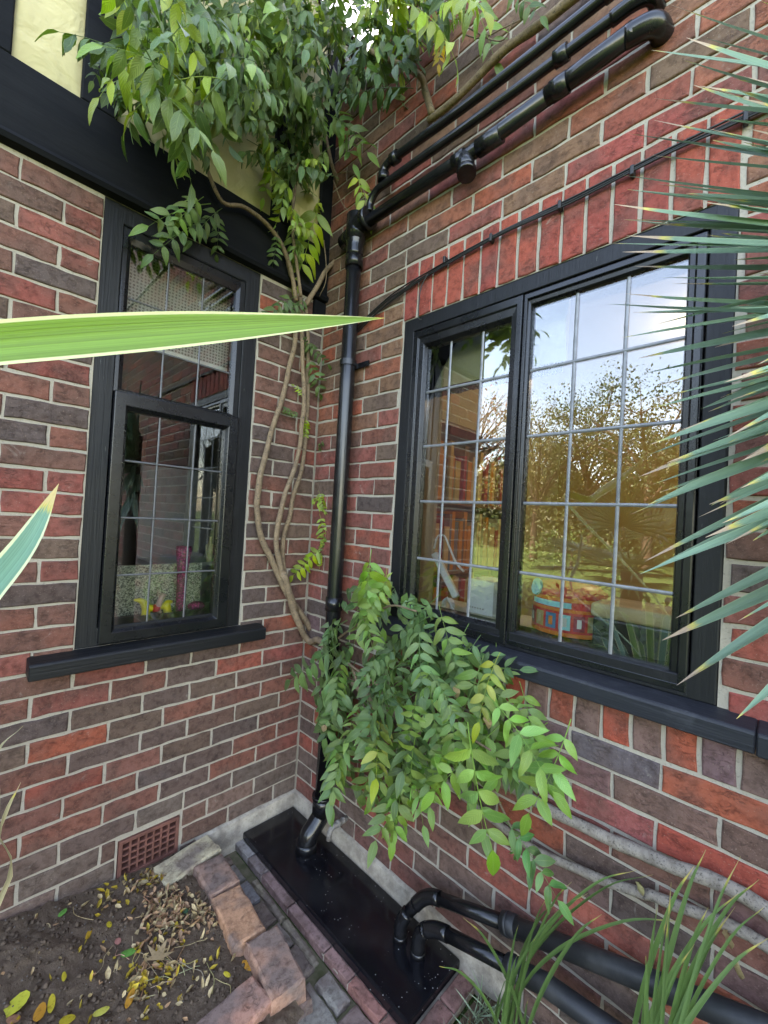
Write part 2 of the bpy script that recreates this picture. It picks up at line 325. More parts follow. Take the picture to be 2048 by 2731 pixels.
# ------------------------------------------------------------------ mesh helpers
class MB:
    def __init__(s): s.v = []; s.f = []; s.uv = []; s.rn = []; s.cur = (0.5, 0.5, 0.5)
    def vert(s, p): s.v.append(tuple(p)); s.rn.append(s.cur); return len(s.v) - 1
    def face(s, idx, uv=None): s.f.append(tuple(idx)); s.uv.append(uv)
    def box(s, x0, x1, y0, y1, z0, z1, M=None):
        ps = [(x, y, z) for z in (z0, z1) for y in (y0, y1) for x in (x0, x1)]
        i = [s.vert(M @ V(p) if M else p) for p in ps]
        for a in ((0, 2, 3, 1), (4, 5, 7, 6), (0, 1, 5, 4), (2, 6, 7, 3), (0, 4, 6, 2), (1, 3, 7, 5)): s.face([i[k] for k in a])
    def loop_skin(s, loops, close=True, cap0=False, cap1=False):
        ids = [[s.vert(p) for p in L] for L in loops]
        n = len(ids[0])
        for a, b in zip(ids, ids[1:]):
            for k in range(n if close else n - 1): s.face((a[k], a[(k + 1) % n], b[(k + 1) % n], b[k]))
        if cap0: s.face(ids[0][::-1])
        if cap1: s.face(ids[-1])
        return ids
    def tube(s, pts, rad, seg=12, cap=True, jit=0.0, r=rnd):
        pts = [V(p) for p in pts]; n = len(pts)
        if not hasattr(rad, '__len__'): rad = [rad] * n
        ref = None; loops = []
        for i, p in enumerate(pts):
            t = (pts[min(i + 1, n - 1)] - pts[max(i - 1, 0)]).normalized()
            if ref is None:
                ref = V((0, 0, 1)) if abs(t.z) < 0.9 else V((1, 0, 0))
            a = (ref - t * ref.dot(t)).normalized(); b = t.cross(a); ref = a
            loops.append([p + (a * cos(2 * pi * k / seg) + b * sin(2 * pi * k / seg)) * rad[i] * (1 + (r.uniform(-jit, jit) if jit else 0)) for k in range(seg)])
        s.loop_skin(loops, True, cap, cap)
    def ring(s, p, d, r, h, seg=24):                                  # short collar
        p = V(p); d = V(d).normalized(); s.tube([p - d * h / 2, p - d * h / 2 * 0.999, p + d * h / 2 * 0.999, p + d * h / 2], [r * 0.94, r, r, r * 0.94], seg)
    def mesh(s, name, smooth=False, rndattr=False, fix=True):
        me = bpy.data.meshes.new(name); me.from_pydata(s.v, [], s.f)
        if any(u is not None for u in s.uv):
            ul = me.uv_layers.new(name='UVMap')
            for p, u in zip(me.polygons, s.uv):
                if u is None: continue
                for k, li in enumerate(p.loop_indices): ul.data[li].uv = u[k]
        if rndattr:
            ca = me.attributes.new('rnd', 'FLOAT_COLOR', 'POINT')
            ca.data.foreach_set('color', [x for c in s.rn for x in (*c, 1.0)])
        if fix:
            bm = bmesh.new(); bm.from_mesh(me); bmesh.ops.recalc_face_normals(bm, faces=bm.faces); bm.to_mesh(me); bm.free()
        if smooth: me.polygons.foreach_set('use_smooth', [True] * len(me.polygons))
        me.update(); return me

def link(name, me, mat, parent=None, kind=None):
    o = bpy.data.objects.new(name, me); COL.objects.link(o)
    if me is not None and mat and not me.materials: me.materials.append(MATS[mat])
    if parent is not None:
        o.parent = parent
        if parent.type == 'EMPTY' and not parent.get('_local'): o.location = -parent.location
    if kind: o['kind'] = kind
    return o
def part(name, mb, mat, parent, smooth=False, bevel=0.0, kind=None, rndattr=False, fix=True, seg=1):
    o = link(name, mb.mesh(name, smooth, rndattr, fix), mat, parent, kind)
    if bevel:
        b = o.modifiers.new('bevel', 'BEVEL'); b.width = bevel; b.segments = seg; b.limit_method = 'ANGLE'; b.angle_limit = radians(40)
    return o
def tag(o, label, cat, group=None):
    o['label'] = label; o['category'] = cat
    if group: o['group'] = group
    return o
def thing(name, label, cat, loc, group=None):
    o = bpy.data.objects.new(name, None); COL.objects.link(o); o.location = V(loc); o.empty_display_size = 0.05
    return tag(o, label, cat, group)
def struct(name, mb, mat, smooth=False, fix=True):
    return link(name, mb.mesh(name, smooth, False, fix), mat, None, 'structure')
def spline(pts, n):
    pts = [V(p) for p in pts]; P = [pts[0] * 2 - pts[1]] + pts + [pts[-1] * 2 - pts[-2]]; out = []
    for i in range(1, len(P) - 2):
        for k in range(n):
            t = k / n; a, b, c, d = P[i - 1], P[i], P[i + 1], P[i + 2]
            out.append(0.5 * ((2 * b) + (c - a) * t + (2 * a - 5 * b + 4 * c - d) * t * t + (3 * b - a - 3 * c + d) * t ** 3))
    out.append(pts[-1]); return out
def lerp(a, b, t): return a + (b - a) * t
def arc(p0, corner, p1, r, n=7):                                      # rounded bend between two straight runs
    p0, c, p1 = V(p0), V(corner), V(p1); a = c + (p0 - c).normalized() * r; b = c + (p1 - c).normalized() * r
    return [a.lerp(c, k / n).lerp(c.lerp(b, k / n), k / n) for k in range(n + 1)]

# ------------------------------------------------------------------ ground
GZ = -0.125
mb = MB(); mb.box(-160, 160, -160, 160, GZ - 0.6, GZ - 0.012); struct('ground', mb, 'lawn')

# ------------------------------------------------------------------ the house
house = thing('brick_house', 'red and brown brick house corner with black leaded windows and timber beams', 'house', (0, 0, GZ))
PL = lambda u, v, d: V((u, d, v))          # left wall: u = x, d = depth into the wall
PR = lambda u, v, d: V((d, -u, v))         # right wall: u = -y
def core(P, u0, u1, v0, v1, opens, d0, d1):
    us = sorted({u0, u1, *[o[0] for o in opens], *[o[1] for o in opens]}); vv = sorted({v0, v1, *[o[2] for o in opens], *[o[3] for o in opens]})
    def solid(i, j):
        if i < 0 or j < 0 or i >= len(us) - 1 or j >= len(vv) - 1: return False
        cu, cv = (us[i] + us[i + 1]) / 2, (vv[j] + vv[j + 1]) / 2
        return not any(o[0] < cu < o[1] and o[2] < cv < o[3] for o in opens)
    mb = MB()
    q = lambda *c: mb.face([mb.vert(P(*x)) for x in c])
    for i in range(len(us) - 1):
        for j in range(len(vv) - 1):
            if not solid(i, j): continue
            a, b, c, d = us[i], us[i + 1], vv[j], vv[j + 1]
            q((a, c, d0), (b, c, d0), (b, d, d0), (a, d, d0)); q((a, c, d1), (a, d, d1), (b, d, d1), (b, c, d1))
            if not solid(i - 1, j): q((a, c, d0), (a, d, d0), (a, d, d1), (a, c, d1))
            if not solid(i + 1, j): q((b, c, d0), (b, c, d1), (b, d, d1), (b, d, d0))
            if not solid(i, j - 1): q((a, c, d0), (a, c, d1), (b, c, d1), (b, c, d0))
            if not solid(i, j + 1): q((a, d, d0), (b, d, d0), (b, d, d1), (a, d, d1))
    return mb
LW = (-0.967, -0.358, 0.885, 2.487); VENT = (-0.791, -0.568, -0.012, 0.135); RW = (0.570, 1.655, 1.000, 2.236)
LEND, REND, LTOP, RTOP = -1.46, 5.2, 3.95, 3.62
wallL = part('wall', core(PL, LEND, 0.0, -0.3, LTOP, [LW, VENT], 0.005, 0.30), 'mortar', house)
wallL['label'] = 'left brick wall below black beams'
wallR = part('wall', core(PR, -0.30, REND, -0.3, RTOP, [RW], 0.005, 0.30), 'mortar', house)
wallR['label'] = 'right brick wall around the wide window'

# --- bricks
CH, J = 0.075, 0.0098
BM = {}
def brick_mesh(L, H, var):
    key = (round(L / 0.004), round(H / 0.004), var)
    if key in BM: return BM[key]
    r = random.Random(hash(key) & 0xffff); mb = MB()
    nx = 5 if L > 0.15 else (3 if L > 0.07 else 2); nz = 2 if H < 0.1 else 4
    per = [(-L / 2 + L * k / nx, -H / 2) for k in range(nx)] + [(L / 2, -H / 2 + H * k / nz) for k in range(nz)] + \
          [(L / 2 - L * k / nx, H / 2) for k in range(nx)] + [(-L / 2, H / 2 - H * k / nz) for k in range(nz)]
    jit = [(r.uniform(-1, 1) * 0.0022, r.uniform(-1, 1) * 0.0022) for _ in per]
    out = [(x + a, z + b) for (x, z), (a, b) in zip(per, jit)]
    def ins(k, d): return [(x - math.copysign(min(d, abs(x)), x), z - math.copysign(min(d, abs(z)), z)) for x, z in out]
    front = [(x, -0.0008 * r.random(), z) for x, z in ins(0, 0.0038)]
    midl = [(x, 0.0012, z) for x, z in ins(0, 0.0012)]
    mb.loop_skin([[(x, 0.05, z) for x, z in out], [(x, 0.0035, z) for x, z in out], midl, front], True, False, True)
    BM[key] = mb.mesh('brick', False); return BM[key]
DARK = [(0.155, 0.084, 0.064), (0.13, 0.084, 0.07), (0.18, 0.086, 0.064), (0.20, 0.082, 0.062), (0.15, 0.095, 0.070), (0.215, 0.082, 0.058), (0.105, 0.074, 0.066)]
REDS = [(0.30, 0.080, 0.055), (0.34, 0.088, 0.050), (0.27, 0.074, 0.058), (0.25, 0.080, 0.062)]
BROWN = [(0.22, 0.115, 0.07), (0.25, 0.11, 0.065), (0.17, 0.10, 0.065), (0.30, 0.10, 0.06), (0.15, 0.095, 0.07)]
PURP = [(0.17, 0.10, 0.10), (0.20, 0.10, 0.09)]
GREY = [(0.15, 0.11, 0.09), (0.165, 0.11, 0.09), (0.19, 0.115, 0.09)]
bricks = []     # (plane, u0,u1,v0,v1,color,name)
rb = random.Random(21)
def pick(wall, k, u):
    x = rb.random()
    if wall == 'L':
        if k < 3: return rb.choice(GREY + DARK[:2])
        if k < 13: return rb.choice(REDS) if x < 0.13 else rb.choice(DARK)
        if u < -0.9: return rb.choice(REDS[2:]) if x < 0.28 else ((0.20, 0.088, 0.066) if x < 0.6 else rb.choice(DARK))
        return rb.choice(REDS) if x < 0.12 else ((0.19, 0.085, 0.065) if x < 0.45 else rb.choice(DARK))
    if k < 3: return rb.choice(GREY) if x < 0.7 else rb.choice([(0.24, 0.085, 0.065), (0.20, 0.09, 0.075)])
    if k < 12: return rb.choice(REDS) if x < 0.34 else (rb.choice(DARK) if x < 0.75 else rb.choice(PURP))
    if k < 24: return (0.27, 0.085, 0.068) if x < 0.4 else (rb.choice(DARK) if x < 0.75 else rb.choice(REDS))
    if u > 1.35 and k < 36: return rb.choice(REDS) if x < 0.55 else rb.choice(BROWN)
    return rb.choice(REDS[1:]) if x < 0.3 else rb.choice(BROWN)
FIX = {('L', 9, 0): REDS[2], ('L', 9, 1): REDS[0], ('L', 7, 4): REDS[1], ('L', 5, 4): REDS[0], ('L', 9, 4): (0.22, 0.07, 0.055), ('L', 3, 0): REDS[3], ('L', 22, 0): REDS[0],
       ('R', 10, 6): (0.125, 0.10, 0.105), ('R', 10, 7): (0.40, 0.10, 0.055), ('R', 8, 7): (0.38, 0.075, 0.05), ('R', 9, 6): (0.24, 0.12, 0.115), ('R', 9, 7): (0.21, 0.115, 0.09), ('R', 8, 6): (0.30, 0.085, 0.075),
       ('R', 4, 6): (0.37, 0.10, 0.07), ('R', 3, 7): (0.38, 0.12, 0.07), ('R', 4, 7): (0.40, 0.12, 0.07), ('R', 2, 2): (0.33, 0.09, 0.065), ('R', 1, 1): (0.34, 0.085, 0.065), ('R', 5, 6): (0.17, 0.10, 0.085),
       ('R', 14, 8): (0.24, 0.12, 0.075), ('R', 15, 8): (0.33, 0.085, 0.06), ('R', 13, 8): (0.33, 0.075, 0.06), ('R', 25, 1): REDS[1], ('R', 33, 6): (0.34, 0.075, 0.06), ('R', 33, 7): (0.33, 0.075, 0.06)}
def cutrow(P, wall, k, perps, v0, v1, opens, skip=lambda u0, u1: False):
    for i in range(len(perps) - 1):
        a, b = perps[i], perps[i + 1]
        lo, hi = min(a, b), max(a, b)
        segs = [(lo, hi)]
        for o in opens:
            if v0 < o[3] - 0.01 and v1 > o[2] + 0.01:
                ns = []
                for s0, s1 in segs:
                    if s1 <= o[0] or s0 >= o[1]: ns.append((s0, s1)); continue
                    if s0 < o[0]: ns.append((s0, o[0]))
                    if s1 > o[1]: ns.append((o[1], s1))
                segs = ns
        for s0, s1 in segs:
            if s1 - s0 < 0.03: continue
            col = FIX.get((wall, k, i)) or pick(wall, k, (s0 + s1) / 2)
            f = rb.uniform(0.88, 1.14)
            bricks.append((P, s0 + J / 2, s1 - J / 2, v0 + J / 2 + rb.uniform(-.0008, .0008), v1 - J / 2 + rb.uniform(-.0008, .0008), tuple(c * f for c in col), 'brick'))
jt = lambda a: a + rb.uniform(-0.005, 0.005)
for k in range(-2, 33):
    base = [0, .235, .457, .655, .846, 1.078, 1.303] if k % 2 else [0, .125, .352, .56, .738, .967, 1.192, 1.417]
    perps = [0.0] + [jt(-b) for b in base[1:]] + [LEND + 0.002]
    cutrow(PL, 'L', k, perps, k * CH, (k + 1) * CH, [LW, (VENT[0] - .004, VENT[1] + .004, VENT[2], VENT[3] + 0.004), (LW[0], LW[1], 0.85, 0.9)])
SOLD = (RW[0] - 0.006, RW[1] + 0.004, 2.232, 2.475); ROW = (0.50, 1.655, 0.825, 1.002); ROW2 = (1.655, 1.93, 0.825, 0.962)
for k in range(-2, 48):
    off = 0.1165 if k % 2 else 0.0
    perps = [0.0] + [jt(off + 0.2215 * i) for i in range(0 if off else 1, 23)] + [REND]
    cutrow(PR, 'R', k, [p for p in perps if p <= REND], k * CH, (k + 1) * CH, [RW, SOLD, ROW, ROW2])
for i in range(15):
    u = SOLD[0] + (SOLD[1] - SOLD[0]) * i / 15; w = (SOLD[1] - SOLD[0]) / 15
    c = rb.choice([(0.34, 0.07, 0.05), (0.31, 0.065, 0.05), (0.37, 0.08, 0.052)])
    bricks.append((PR, u + 0.0055, u + w - 0.0055, 2.238, 2.467, c, 'soldier_brick'))
rc = [(0.30, 0.09, 0.07), (0.19, 0.11, 0.09), (0.42, 0.085, 0.05), (0.21, 0.12, 0.10), (0.40, 0.095, 0.055), (0.20, 0.115, 0.12), (0.20, 0.12, 0.10), (0.43, 0.10, 0.06), (0.25, 0.125, 0.12)]
for i in range(19):
    u = 1.405 + (i - 12) * 0.0738
    bricks.append((PR, u + 0.005, u + 0.0738 - 0.005, 0.831, 0.985, rc[(i + 3) % 9] if i < 11 else rc[(i - 10) % 9], 'sill_brick'))
def vis_area(b):
    P, u0, u1, v0, v1 = b[:5]; q = [proj(P(u, v, 0)) for u, v in ((u0, v0), (u1, v0), (u1, v1), (u0, v1))]
    if any(p is None for p in q): return 0
    cx, cy = sum(p[0] for p in q) / 4, sum(p[1] for p in q) / 4
    if not (-60 < cx < PW + 60 and -60 < cy < PH + 40): return 0
    return abs(sum(q[i][0] * q[(i + 1) % 4][1] - q[(i + 1) % 4][0] * q[i][1] for i in range(4))) / 2
order = sorted([b for b in bricks if b[6] == 'brick'], key=vis_area, reverse=True)
solo = set(id(b) for b in order[:300] if vis_area(b) > 0)
mass = {0: MB(), 1: MB()}; masscol = {0: [], 1: []}
for b in bricks:
    P, u0, u1, v0, v1, colr, nm = b
    L, H = u1 - u0, v1 - v0; me = brick_mesh(L, H, rb.randrange(4))
    left = P is PL
    pr = rb.uniform(-0.0012, 0.0012)
    M = Matrix.Translation(P((u0 + u1) / 2, (v0 + v1) / 2, pr)) @ Matrix.Rotation(0 if left else -pi / 2, 4, 'Z') @ Matrix.Rotation(rb.uniform(-.004, .004), 4, 'Y')
    if nm != 'brick' or id(b) in solo:
        o = link(nm, me, 'brick', wallL if left else wallR); o.matrix_local = M; o.color = (*colr, 1)
    else:
        k = 0 if left else 1; mm = mass[k]; off = len(mm.v)
        for vtx in me.vertices: mm.vert(M @ vtx.co); masscol[k].append(colr)
        for p in me.polygons: mm.face([off + q for q in p.vertices])
for k, w in ((0, wallL), (1, wallR)):
    o = part('brickwork', mass[k], 'brick_mass', w, kind='stuff')
    ca = o.data.attributes.new('bcol', 'FLOAT_COLOR', 'POINT'); ca.data.foreach_set('color', [x for c in masscol[k] for x in (*c, 1.0)])

# mortar fillet along the foot of both walls
mb = MB()
for P, ua, ub in ((PL, -0.50, 0.0), (PR, 0.0, 1.18)):
    n = 24; L = []
    for k in range(n + 1):
        u = lerp(ua, ub, k / n); w = 0.0025 * mn.noise(V((u * 14, 3, 0)))
        L.append([P(u, 0.004 + w, 0.003), P(u, -0.002 + w, -0.012), P(u, -0.052 + w, -0.017 + w), P(u, -0.13, -0.018), P(u, -0.13, 0.003)])
    mb.loop_skin(L, False)
part('mortar_fillet', mb, 'pale_mortar', house)

# --- half timbering over the left wall
beam = MB(); beam.box(LEND, 0.0, -0.022, 0.004, 2.520, 2.752)
tb = part('timber_beam', beam, 'beam_black', house, bevel=0.004)
mb = MB(); mb.loop_skin([[V((x, -0.030, 2.52)), V((x, -0.036, 2.506)), V((x, -0.028, 2.492)), V((x, 0.004, 2.486)), V((x, 0.004, 2.5195))] for x in (LEND, -0.6, 0.0)], True, True, True)
part('beam_moulding', mb, 'beam_black', tb)
for x0, x1 in ((LEND, -1.232), (-1.056, -0.950), (-0.335, -0.235), (-0.072, 0.0)):
    mb = MB(); mb.box(x0, x1, -0.019, 0.004, 2.7545, LTOP); part('timber_post', mb, 'beam_black', house, bevel=0.004)
mb = MB(); mb.box(-0.0715, 0.0, -0.018, 0.004, 2.40, 2.4845); part('timber_post', mb, 'beam_black', house, bevel=0.003)
for x0, x1 in ((-1.232, -1.056), (-0.950, -0.335), (-0.235, -0.072)):
    mb = MB(); nx, nz = 14, 20; ids = {}
    for i in range(nx + 1):
        for j in range(nz + 1):
            x = lerp(x0 + 0.001, x1 - 0.001, i / nx); zz = lerp(2.754, 3.9, j / nz)
            e = min(1, min(i, nx - i, j + 0.0) / 1.5)
            ids[i, j] = mb.vert((x, -0.006 * e - 0.005 * e * (0.5 + mn.noise(V((x * 16, zz * 5, x0)))) , zz))
    for i in range(nx):
        for j in range(nz): mb.face((ids[i, j], ids[i + 1, j], ids[i + 1, j + 1], ids[i, j + 1]))
    part('render_panel', mb, 'cream_render', house, smooth=True)

# --- windows
def ring_frame(P, u0, u1, v0, v1, prof):
    mb = MB(); mb.loop_skin([[P(u0 + i, v0 + i, d), P(u1 - i, v0 + i, d), P(u1 - i, v1 - i, d), P(u0 + i, v1 - i, d)] for i, d in prof]); return mb
def frame2(P, o, g, prof):      # outer rect -> glass rect, unequal members: prof = (t 0..1, depth)
    mb = MB(); L = []
    for t, d in prof:
        a, b, c, e = lerp(o[0], g[0], t), lerp(o[1], g[1], t), lerp(o[2], g[2], t), lerp(o[3], g[3], t)
        L.append([P(a, c, d), P(b, c, d), P(b, e, d), P(a, e, d)])
    mb.loop_skin(L); return mb
def pane(P, g, d, parent):
    mb = MB(); e = 0.006
    lo = [P(g[0] - e, g[2] - e, d), P(g[1] + e, g[2] - e, d), P(g[1] + e, g[3] + e, d), P(g[0] - e, g[3] + e, d)]
    hi = [P(g[0] - e, g[2] - e, d + .004), P(g[1] + e, g[2] - e, d + .004), P(g[1] + e, g[3] + e, d + .004), P(g[0] - e, g[3] + e, d + .004)]
    mb.loop_skin([lo, hi], True, True, True)
    return part('pane', mb, 'glass', parent)
def lead(P, a, b, d, parent, w=0.0075, mt='lead_dark'):
    mb = MB(); n = 9; L = []
    for k in range(n):
        u, v = lerp(a[0], b[0], k / (n - 1)), lerp(a[1], b[1], k / (n - 1)); j = rnd.uniform(-.0006, .0006)
        if a[0] == b[0]: L.append([P(u - w / 2 + j, v, d), P(u - w / 4 + j, v, d - .0022), P(u + w / 4 + j, v, d - .0022), P(u + w / 2 + j, v, d)])
        else: L.append([P(u, v - w / 2 + j, d), P(u, v - w / 4 + j, d - .0022), P(u, v + w / 4 + j, d - .0022), P(u, v + w / 2 + j, d)])
    mb.loop_skin(L, False); part('lead_strip', mb, mt, parent, smooth=True)
def sill(P, u0, u1, ztop, zfront, zbot, proj_, parent, mat):
    mb = MB(); us = [lerp(u0, u1, k / 10) for k in range(11)]
    mb.loop_skin([[P(u, ztop, 0.03), P(u, zfront + 0.003, -proj_ + 0.006), P(u, zfront - 0.002, -proj_), P(u, zbot, -proj_), P(u, zbot + 0.002, -proj_ + 0.03), P(u, zbot + 0.008, 0.03)] for u in us], True, True, True)
    return part('sill', mb, mat, parent, bevel=0.003)
# narrow left window
wl = bpy.data.objects.new('window', None); COL.objects.link(wl); wl.parent = house; wl.location = -house.location; wl['_local'] = 1
wl['label'] = 'narrow left window with opening lower light'
part('frame', ring_frame(PL, *LW, [(0, 0.06), (0, 0.010), (0.064, 0.010), (0.066, 0.026), (0.066, 0.12), (0.03, 0.12)]), 'black_wood_z', wl, bevel=0.002)
lo_o, lo_g = (-0.900, -0.424, 0.892, 1.812), (-0.851, -0.482, 0.940, 1.748)
part('sash', frame2(PL, lo_o, lo_g, [(0, 0.06), (0, -0.004), (0.06, -0.009), (0.78, -0.009), (0.95, 0.006), (1, 0.008), (1, 0.045)]), 'black_upvc', wl, bevel=0.0015)
up_o, up_g = (-0.9005, -0.4245, 1.8125, 2.4205), (-0.873, -0.462, 1.826, 2.366)
part('sash', frame2(PL, up_o, up_g, [(0, 0.06), (0, 0.018), (0.55, 0.018), (1, 0.024), (1, 0.05)]), 'black_upvc', wl, bevel=0.001)
mb = MB(); mb.box(-0.9008, -0.424, 0.012, 0.10, 2.4208, 2.4525); mb.box(-0.445, -0.4245, 0.016, 0.10, 1.8125, 2.42); part('head_board', mb, 'black_wood_x', wl)
pane(PL, lo_g, 0.018, wl); pane(PL, up_g, 0.030, wl)
for u in (-0.737, -0.600): lead(PL, (u, lo_g[2]), (u, lo_g[3]), 0.0175, wl); lead(PL, (u, up_g[2]), (u, up_g[3]), 0.0295, wl)
for v in (1.135, 1.350, 1.563): lead(PL, (lo_g[0], v), (lo_g[1], v), 0.0172, wl)
for v in (2.003, 2.168): lead(PL, (up_g[0], v), (up_g[1], v), 0.0292, wl)
sill(PL, -1.094, -0.262, 0.888, 0.873, 0.823, 0.068, wl, 'black_wood_x')
# wide right window
wr = bpy.data.objects.new('window', None); COL.objects.link(wr); wr.parent = house; wr.location = -house.location; wr['_local'] = 1
wr['label'] = 'wide right window reflecting sky and trees'
part('frame', ring_frame(PR, *RW, [(0, 0.06), (0, 0.008), (0.004, 0.004), (0.055, 0.004), (0.058, 0.02), (0.058, 0.12), (0.03, 0.12)]), 'black_wood_z', wr, bevel=0.002)
c_o, c_g = (0.629, 1.1055, 1.010, 2.176), (0.690, 1.057, 1.067, 2.104)
b_o, b_g = (1.1065, 1.5965, 1.010, 2.176), (1.130, 1.553, 1.052, 2.135)
part('casement', frame2(PR, c_o, c_g, [(0, 0.06), (0, 0.006), (0.05, -0.002), (0.42, -0.002), (0.46, 0.004), (0.85, 0.006), (0.97, 0.02), (1, 0.022), (1, 0.05)]), 'black_upvc', wr, bevel=0.0015)
part('fixed_light', frame2(PR, b_o, b_g, [(0, 0.06), (0, 0.008), (0.1, 0.003), (0.5, 0.003), (0.56, 0.012), (0.9, 0.014), (1, 0.024), (1, 0.05)]), 'black_upvc', wr, bevel=0.0015)
mb = MB(); mb.box(0.02, 0.11, -b_o[1], -c_o[0], 0.99, 1.0098); part('threshold', mb, 'black_upvc', wr)
pane(PR, c_g, 0.030, wr); pane(PR, b_g, 0.030, wr)
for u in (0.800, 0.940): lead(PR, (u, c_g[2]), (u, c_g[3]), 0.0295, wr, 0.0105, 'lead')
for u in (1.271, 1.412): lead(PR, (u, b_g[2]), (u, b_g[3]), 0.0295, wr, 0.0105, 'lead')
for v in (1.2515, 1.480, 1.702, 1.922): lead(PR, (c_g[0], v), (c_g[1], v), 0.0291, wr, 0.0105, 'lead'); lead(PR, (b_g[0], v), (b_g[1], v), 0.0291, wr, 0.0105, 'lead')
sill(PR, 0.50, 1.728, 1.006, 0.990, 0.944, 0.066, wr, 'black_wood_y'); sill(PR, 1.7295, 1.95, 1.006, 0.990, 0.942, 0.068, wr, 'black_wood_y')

# --- air brick
ab = MB(); x0, x1, z0, z1 = VENT[0] + .003, VENT[1] - .003, VENT[2], VENT[3] - .002
fr = 0.013; ab.box(x0, x0 + fr, -0.004, 0.03, z0, z1); ab.box(x1 - fr, x1, -0.004, 0.03, z0, z1)
ab.box(x0 + fr, x1 - fr, -0.004, 0.03, z1 - fr, z1); ab.box(x0 + fr, x1 - fr, -0.004, 0.03, z0, z0 + fr)
for k in range(1, 7): xx = lerp(x0 + fr, x1 - fr, k / 7); ab.box(xx - .0035, xx + .0035, -0.001, 0.028, z0 + fr, z1 - fr)
for k in range(1, 5): zz = lerp(z0 + fr, z1 - fr, k / 5); ab.box(x0 + fr, x1 - fr, 0.0, 0.0275, zz - .0035, zz + .0035)
part('air_vent', ab, 'terracotta', house, bevel=0.001)

# --- rest of the shell: side walls, rooms, roofs
mb = MB(); mb.box(LEND, LEND + 0.3, 0.301, 5.0, -0.3, LTOP); mb.box(0.301, 6.0, -REND, -REND + 0.3, -0.3, RTOP); part('side_wall', mb, 'brick_texture', house)
mb = MB()
def quad(*p): mb.face([mb.vert(q) for q in p])
quad((-0.02, -REND, RTOP), (-0.02, 6, RTOP), (3.4, 6, 7.2), (3.4, -REND, 7.2)); quad((3.4, -REND, 7.2), (3.4, 6, 7.2), (6.8, 6, RTOP), (6.8, -REND, RTOP))
quad((LEND - 0.1, -0.02, LTOP), (3, -0.02, LTOP), (3, 2.6, 7.2), (LEND - 0.1, 2.6, 7.2)); quad((LEND - 0.1, 2.6, 7.2), (3, 2.6, 7.2), (3, 5.3, LTOP), (LEND - 0.1, 5.3, LTOP))
part('roof', mb, 'roof_tile', house, fix=False)
mb = MB(); mb.face([mb.vert(q) for q in ((LEND - 0.01, 0.0, LTOP), (LEND - 0.01, 2.6, 7.17), (LEND - 0.01, 5.2, LTOP))]); mb.face([mb.vert(q) for q in ((0.0, -REND + .01, RTOP), (3.4, -REND + .01, 7.17), (6.8, -REND + .01, RTOP))]); mb.box(LEND, 6.8, 5.0, 5.2, -.3, RTOP - .01)
mb.box(6.6, 6.8, -REND + 0.3, 5.0, -.3, RTOP - .02)
mb.box(0.006, 0.3, -REND + .002, -2.3, RTOP + .001, 5.4)
part('gable', mb, 'brick_texture', house, fix=False)
def room(nm, x0, x1, y0, y1, z0, z1, openside, mats):
    f = {'back': None}
    q = {'-x': [(x0, y0, z0), (x0, y1, z0), (x0, y1, z1), (x0, y0, z1)], '+x': [(x1, y0, z0), (x1, y1, z0), (x1, y1, z1), (x1, y0, z1)],
         '-y': [(x0, y0, z0), (x1, y0, z0), (x1, y0, z1), (x0, y0, z1)], '+y': [(x0, y1, z0), (x1, y1, z0), (x1, y1, z1), (x0, y1, z1)],
         '-z': [(x0, y0, z0), (x1, y0, z0), (x1, y1, z0), (x0, y1, z0)], '+z': [(x0, y0, z1), (x1, y0, z1), (x1, y1, z1), (x0, y1, z1)]}
    for k, p in q.items():
        if k == openside: continue
        b = MB(); b.face([b.vert(v) for v in p])
        part({'-z': 'room_floor', '+z': 'room_ceiling'}.get(k, 'room_wall'), b, mats.get(k, mats['*']), house, fix=False)
room('study', 0.2995, 2.6, -2.45, -0.20, 0.05, 2.50, '-x', {'*': 'wall_tan', '+x': 'wall_ochre', '+z': 'ceiling_white', '-z': 'wood_pale'})
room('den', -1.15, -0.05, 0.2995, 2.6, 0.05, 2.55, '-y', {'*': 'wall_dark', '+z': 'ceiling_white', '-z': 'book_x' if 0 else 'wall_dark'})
mb = MB(); mb.box(0.056, 0.36, -1.59, -0.64, 1.0120, 1.0450); part('window_board', mb, 'inner_sill', house, bevel=0.004)
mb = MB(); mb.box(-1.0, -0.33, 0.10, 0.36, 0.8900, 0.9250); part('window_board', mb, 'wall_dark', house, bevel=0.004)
# ------------------------------------------------------------------ pipes
dp = thing('drainpipe', 'tall glossy black vertical drainpipe in the wall corner', 'drainpipe', (-0.13, -0.287, -0.065))
PX, PY = -0.060, -0.292
mb = MB(); mb.tube([(PX, PY, 0.14), (PX, PY, 1.0), (PX, PY, 2.0), (PX, PY, 2.60)], 0.034, 28); part('pipe', mb, 'black_pipe', dp, smooth=True)
mb = MB(); mb.ring((PX, PY, 0.105), (0, 0, 1), 0.043, 0.085, 28); mb.ring((PX, PY, 0.142), (0, 0, 1), 0.047, 0.014, 28); part('socket', mb, 'black_pipe', dp, smooth=True)
mb = MB(); mb.tube(spline([(PX, PY, 0.085), (PX - 0.006, PY, 0.055), (PX - 0.032, PY + 0.002, 0.025), (PX - 0.060, PY + 0.004, -0.002), (PX - 0.070, PY + 0.005, -0.03), (PX - 0.071, PY + 0.005, -0.066)], 6), 0.0395, 28); part('bend', mb, 'black_pipe', dp, smooth=True)
mb = MB(); mb.ring((PX - 0.071, PY + 0.005, -0.045), (0, 0, 1), 0.0455, 0.036, 28); part('foot_collar', mb, 'black_pipe', dp, smooth=True)
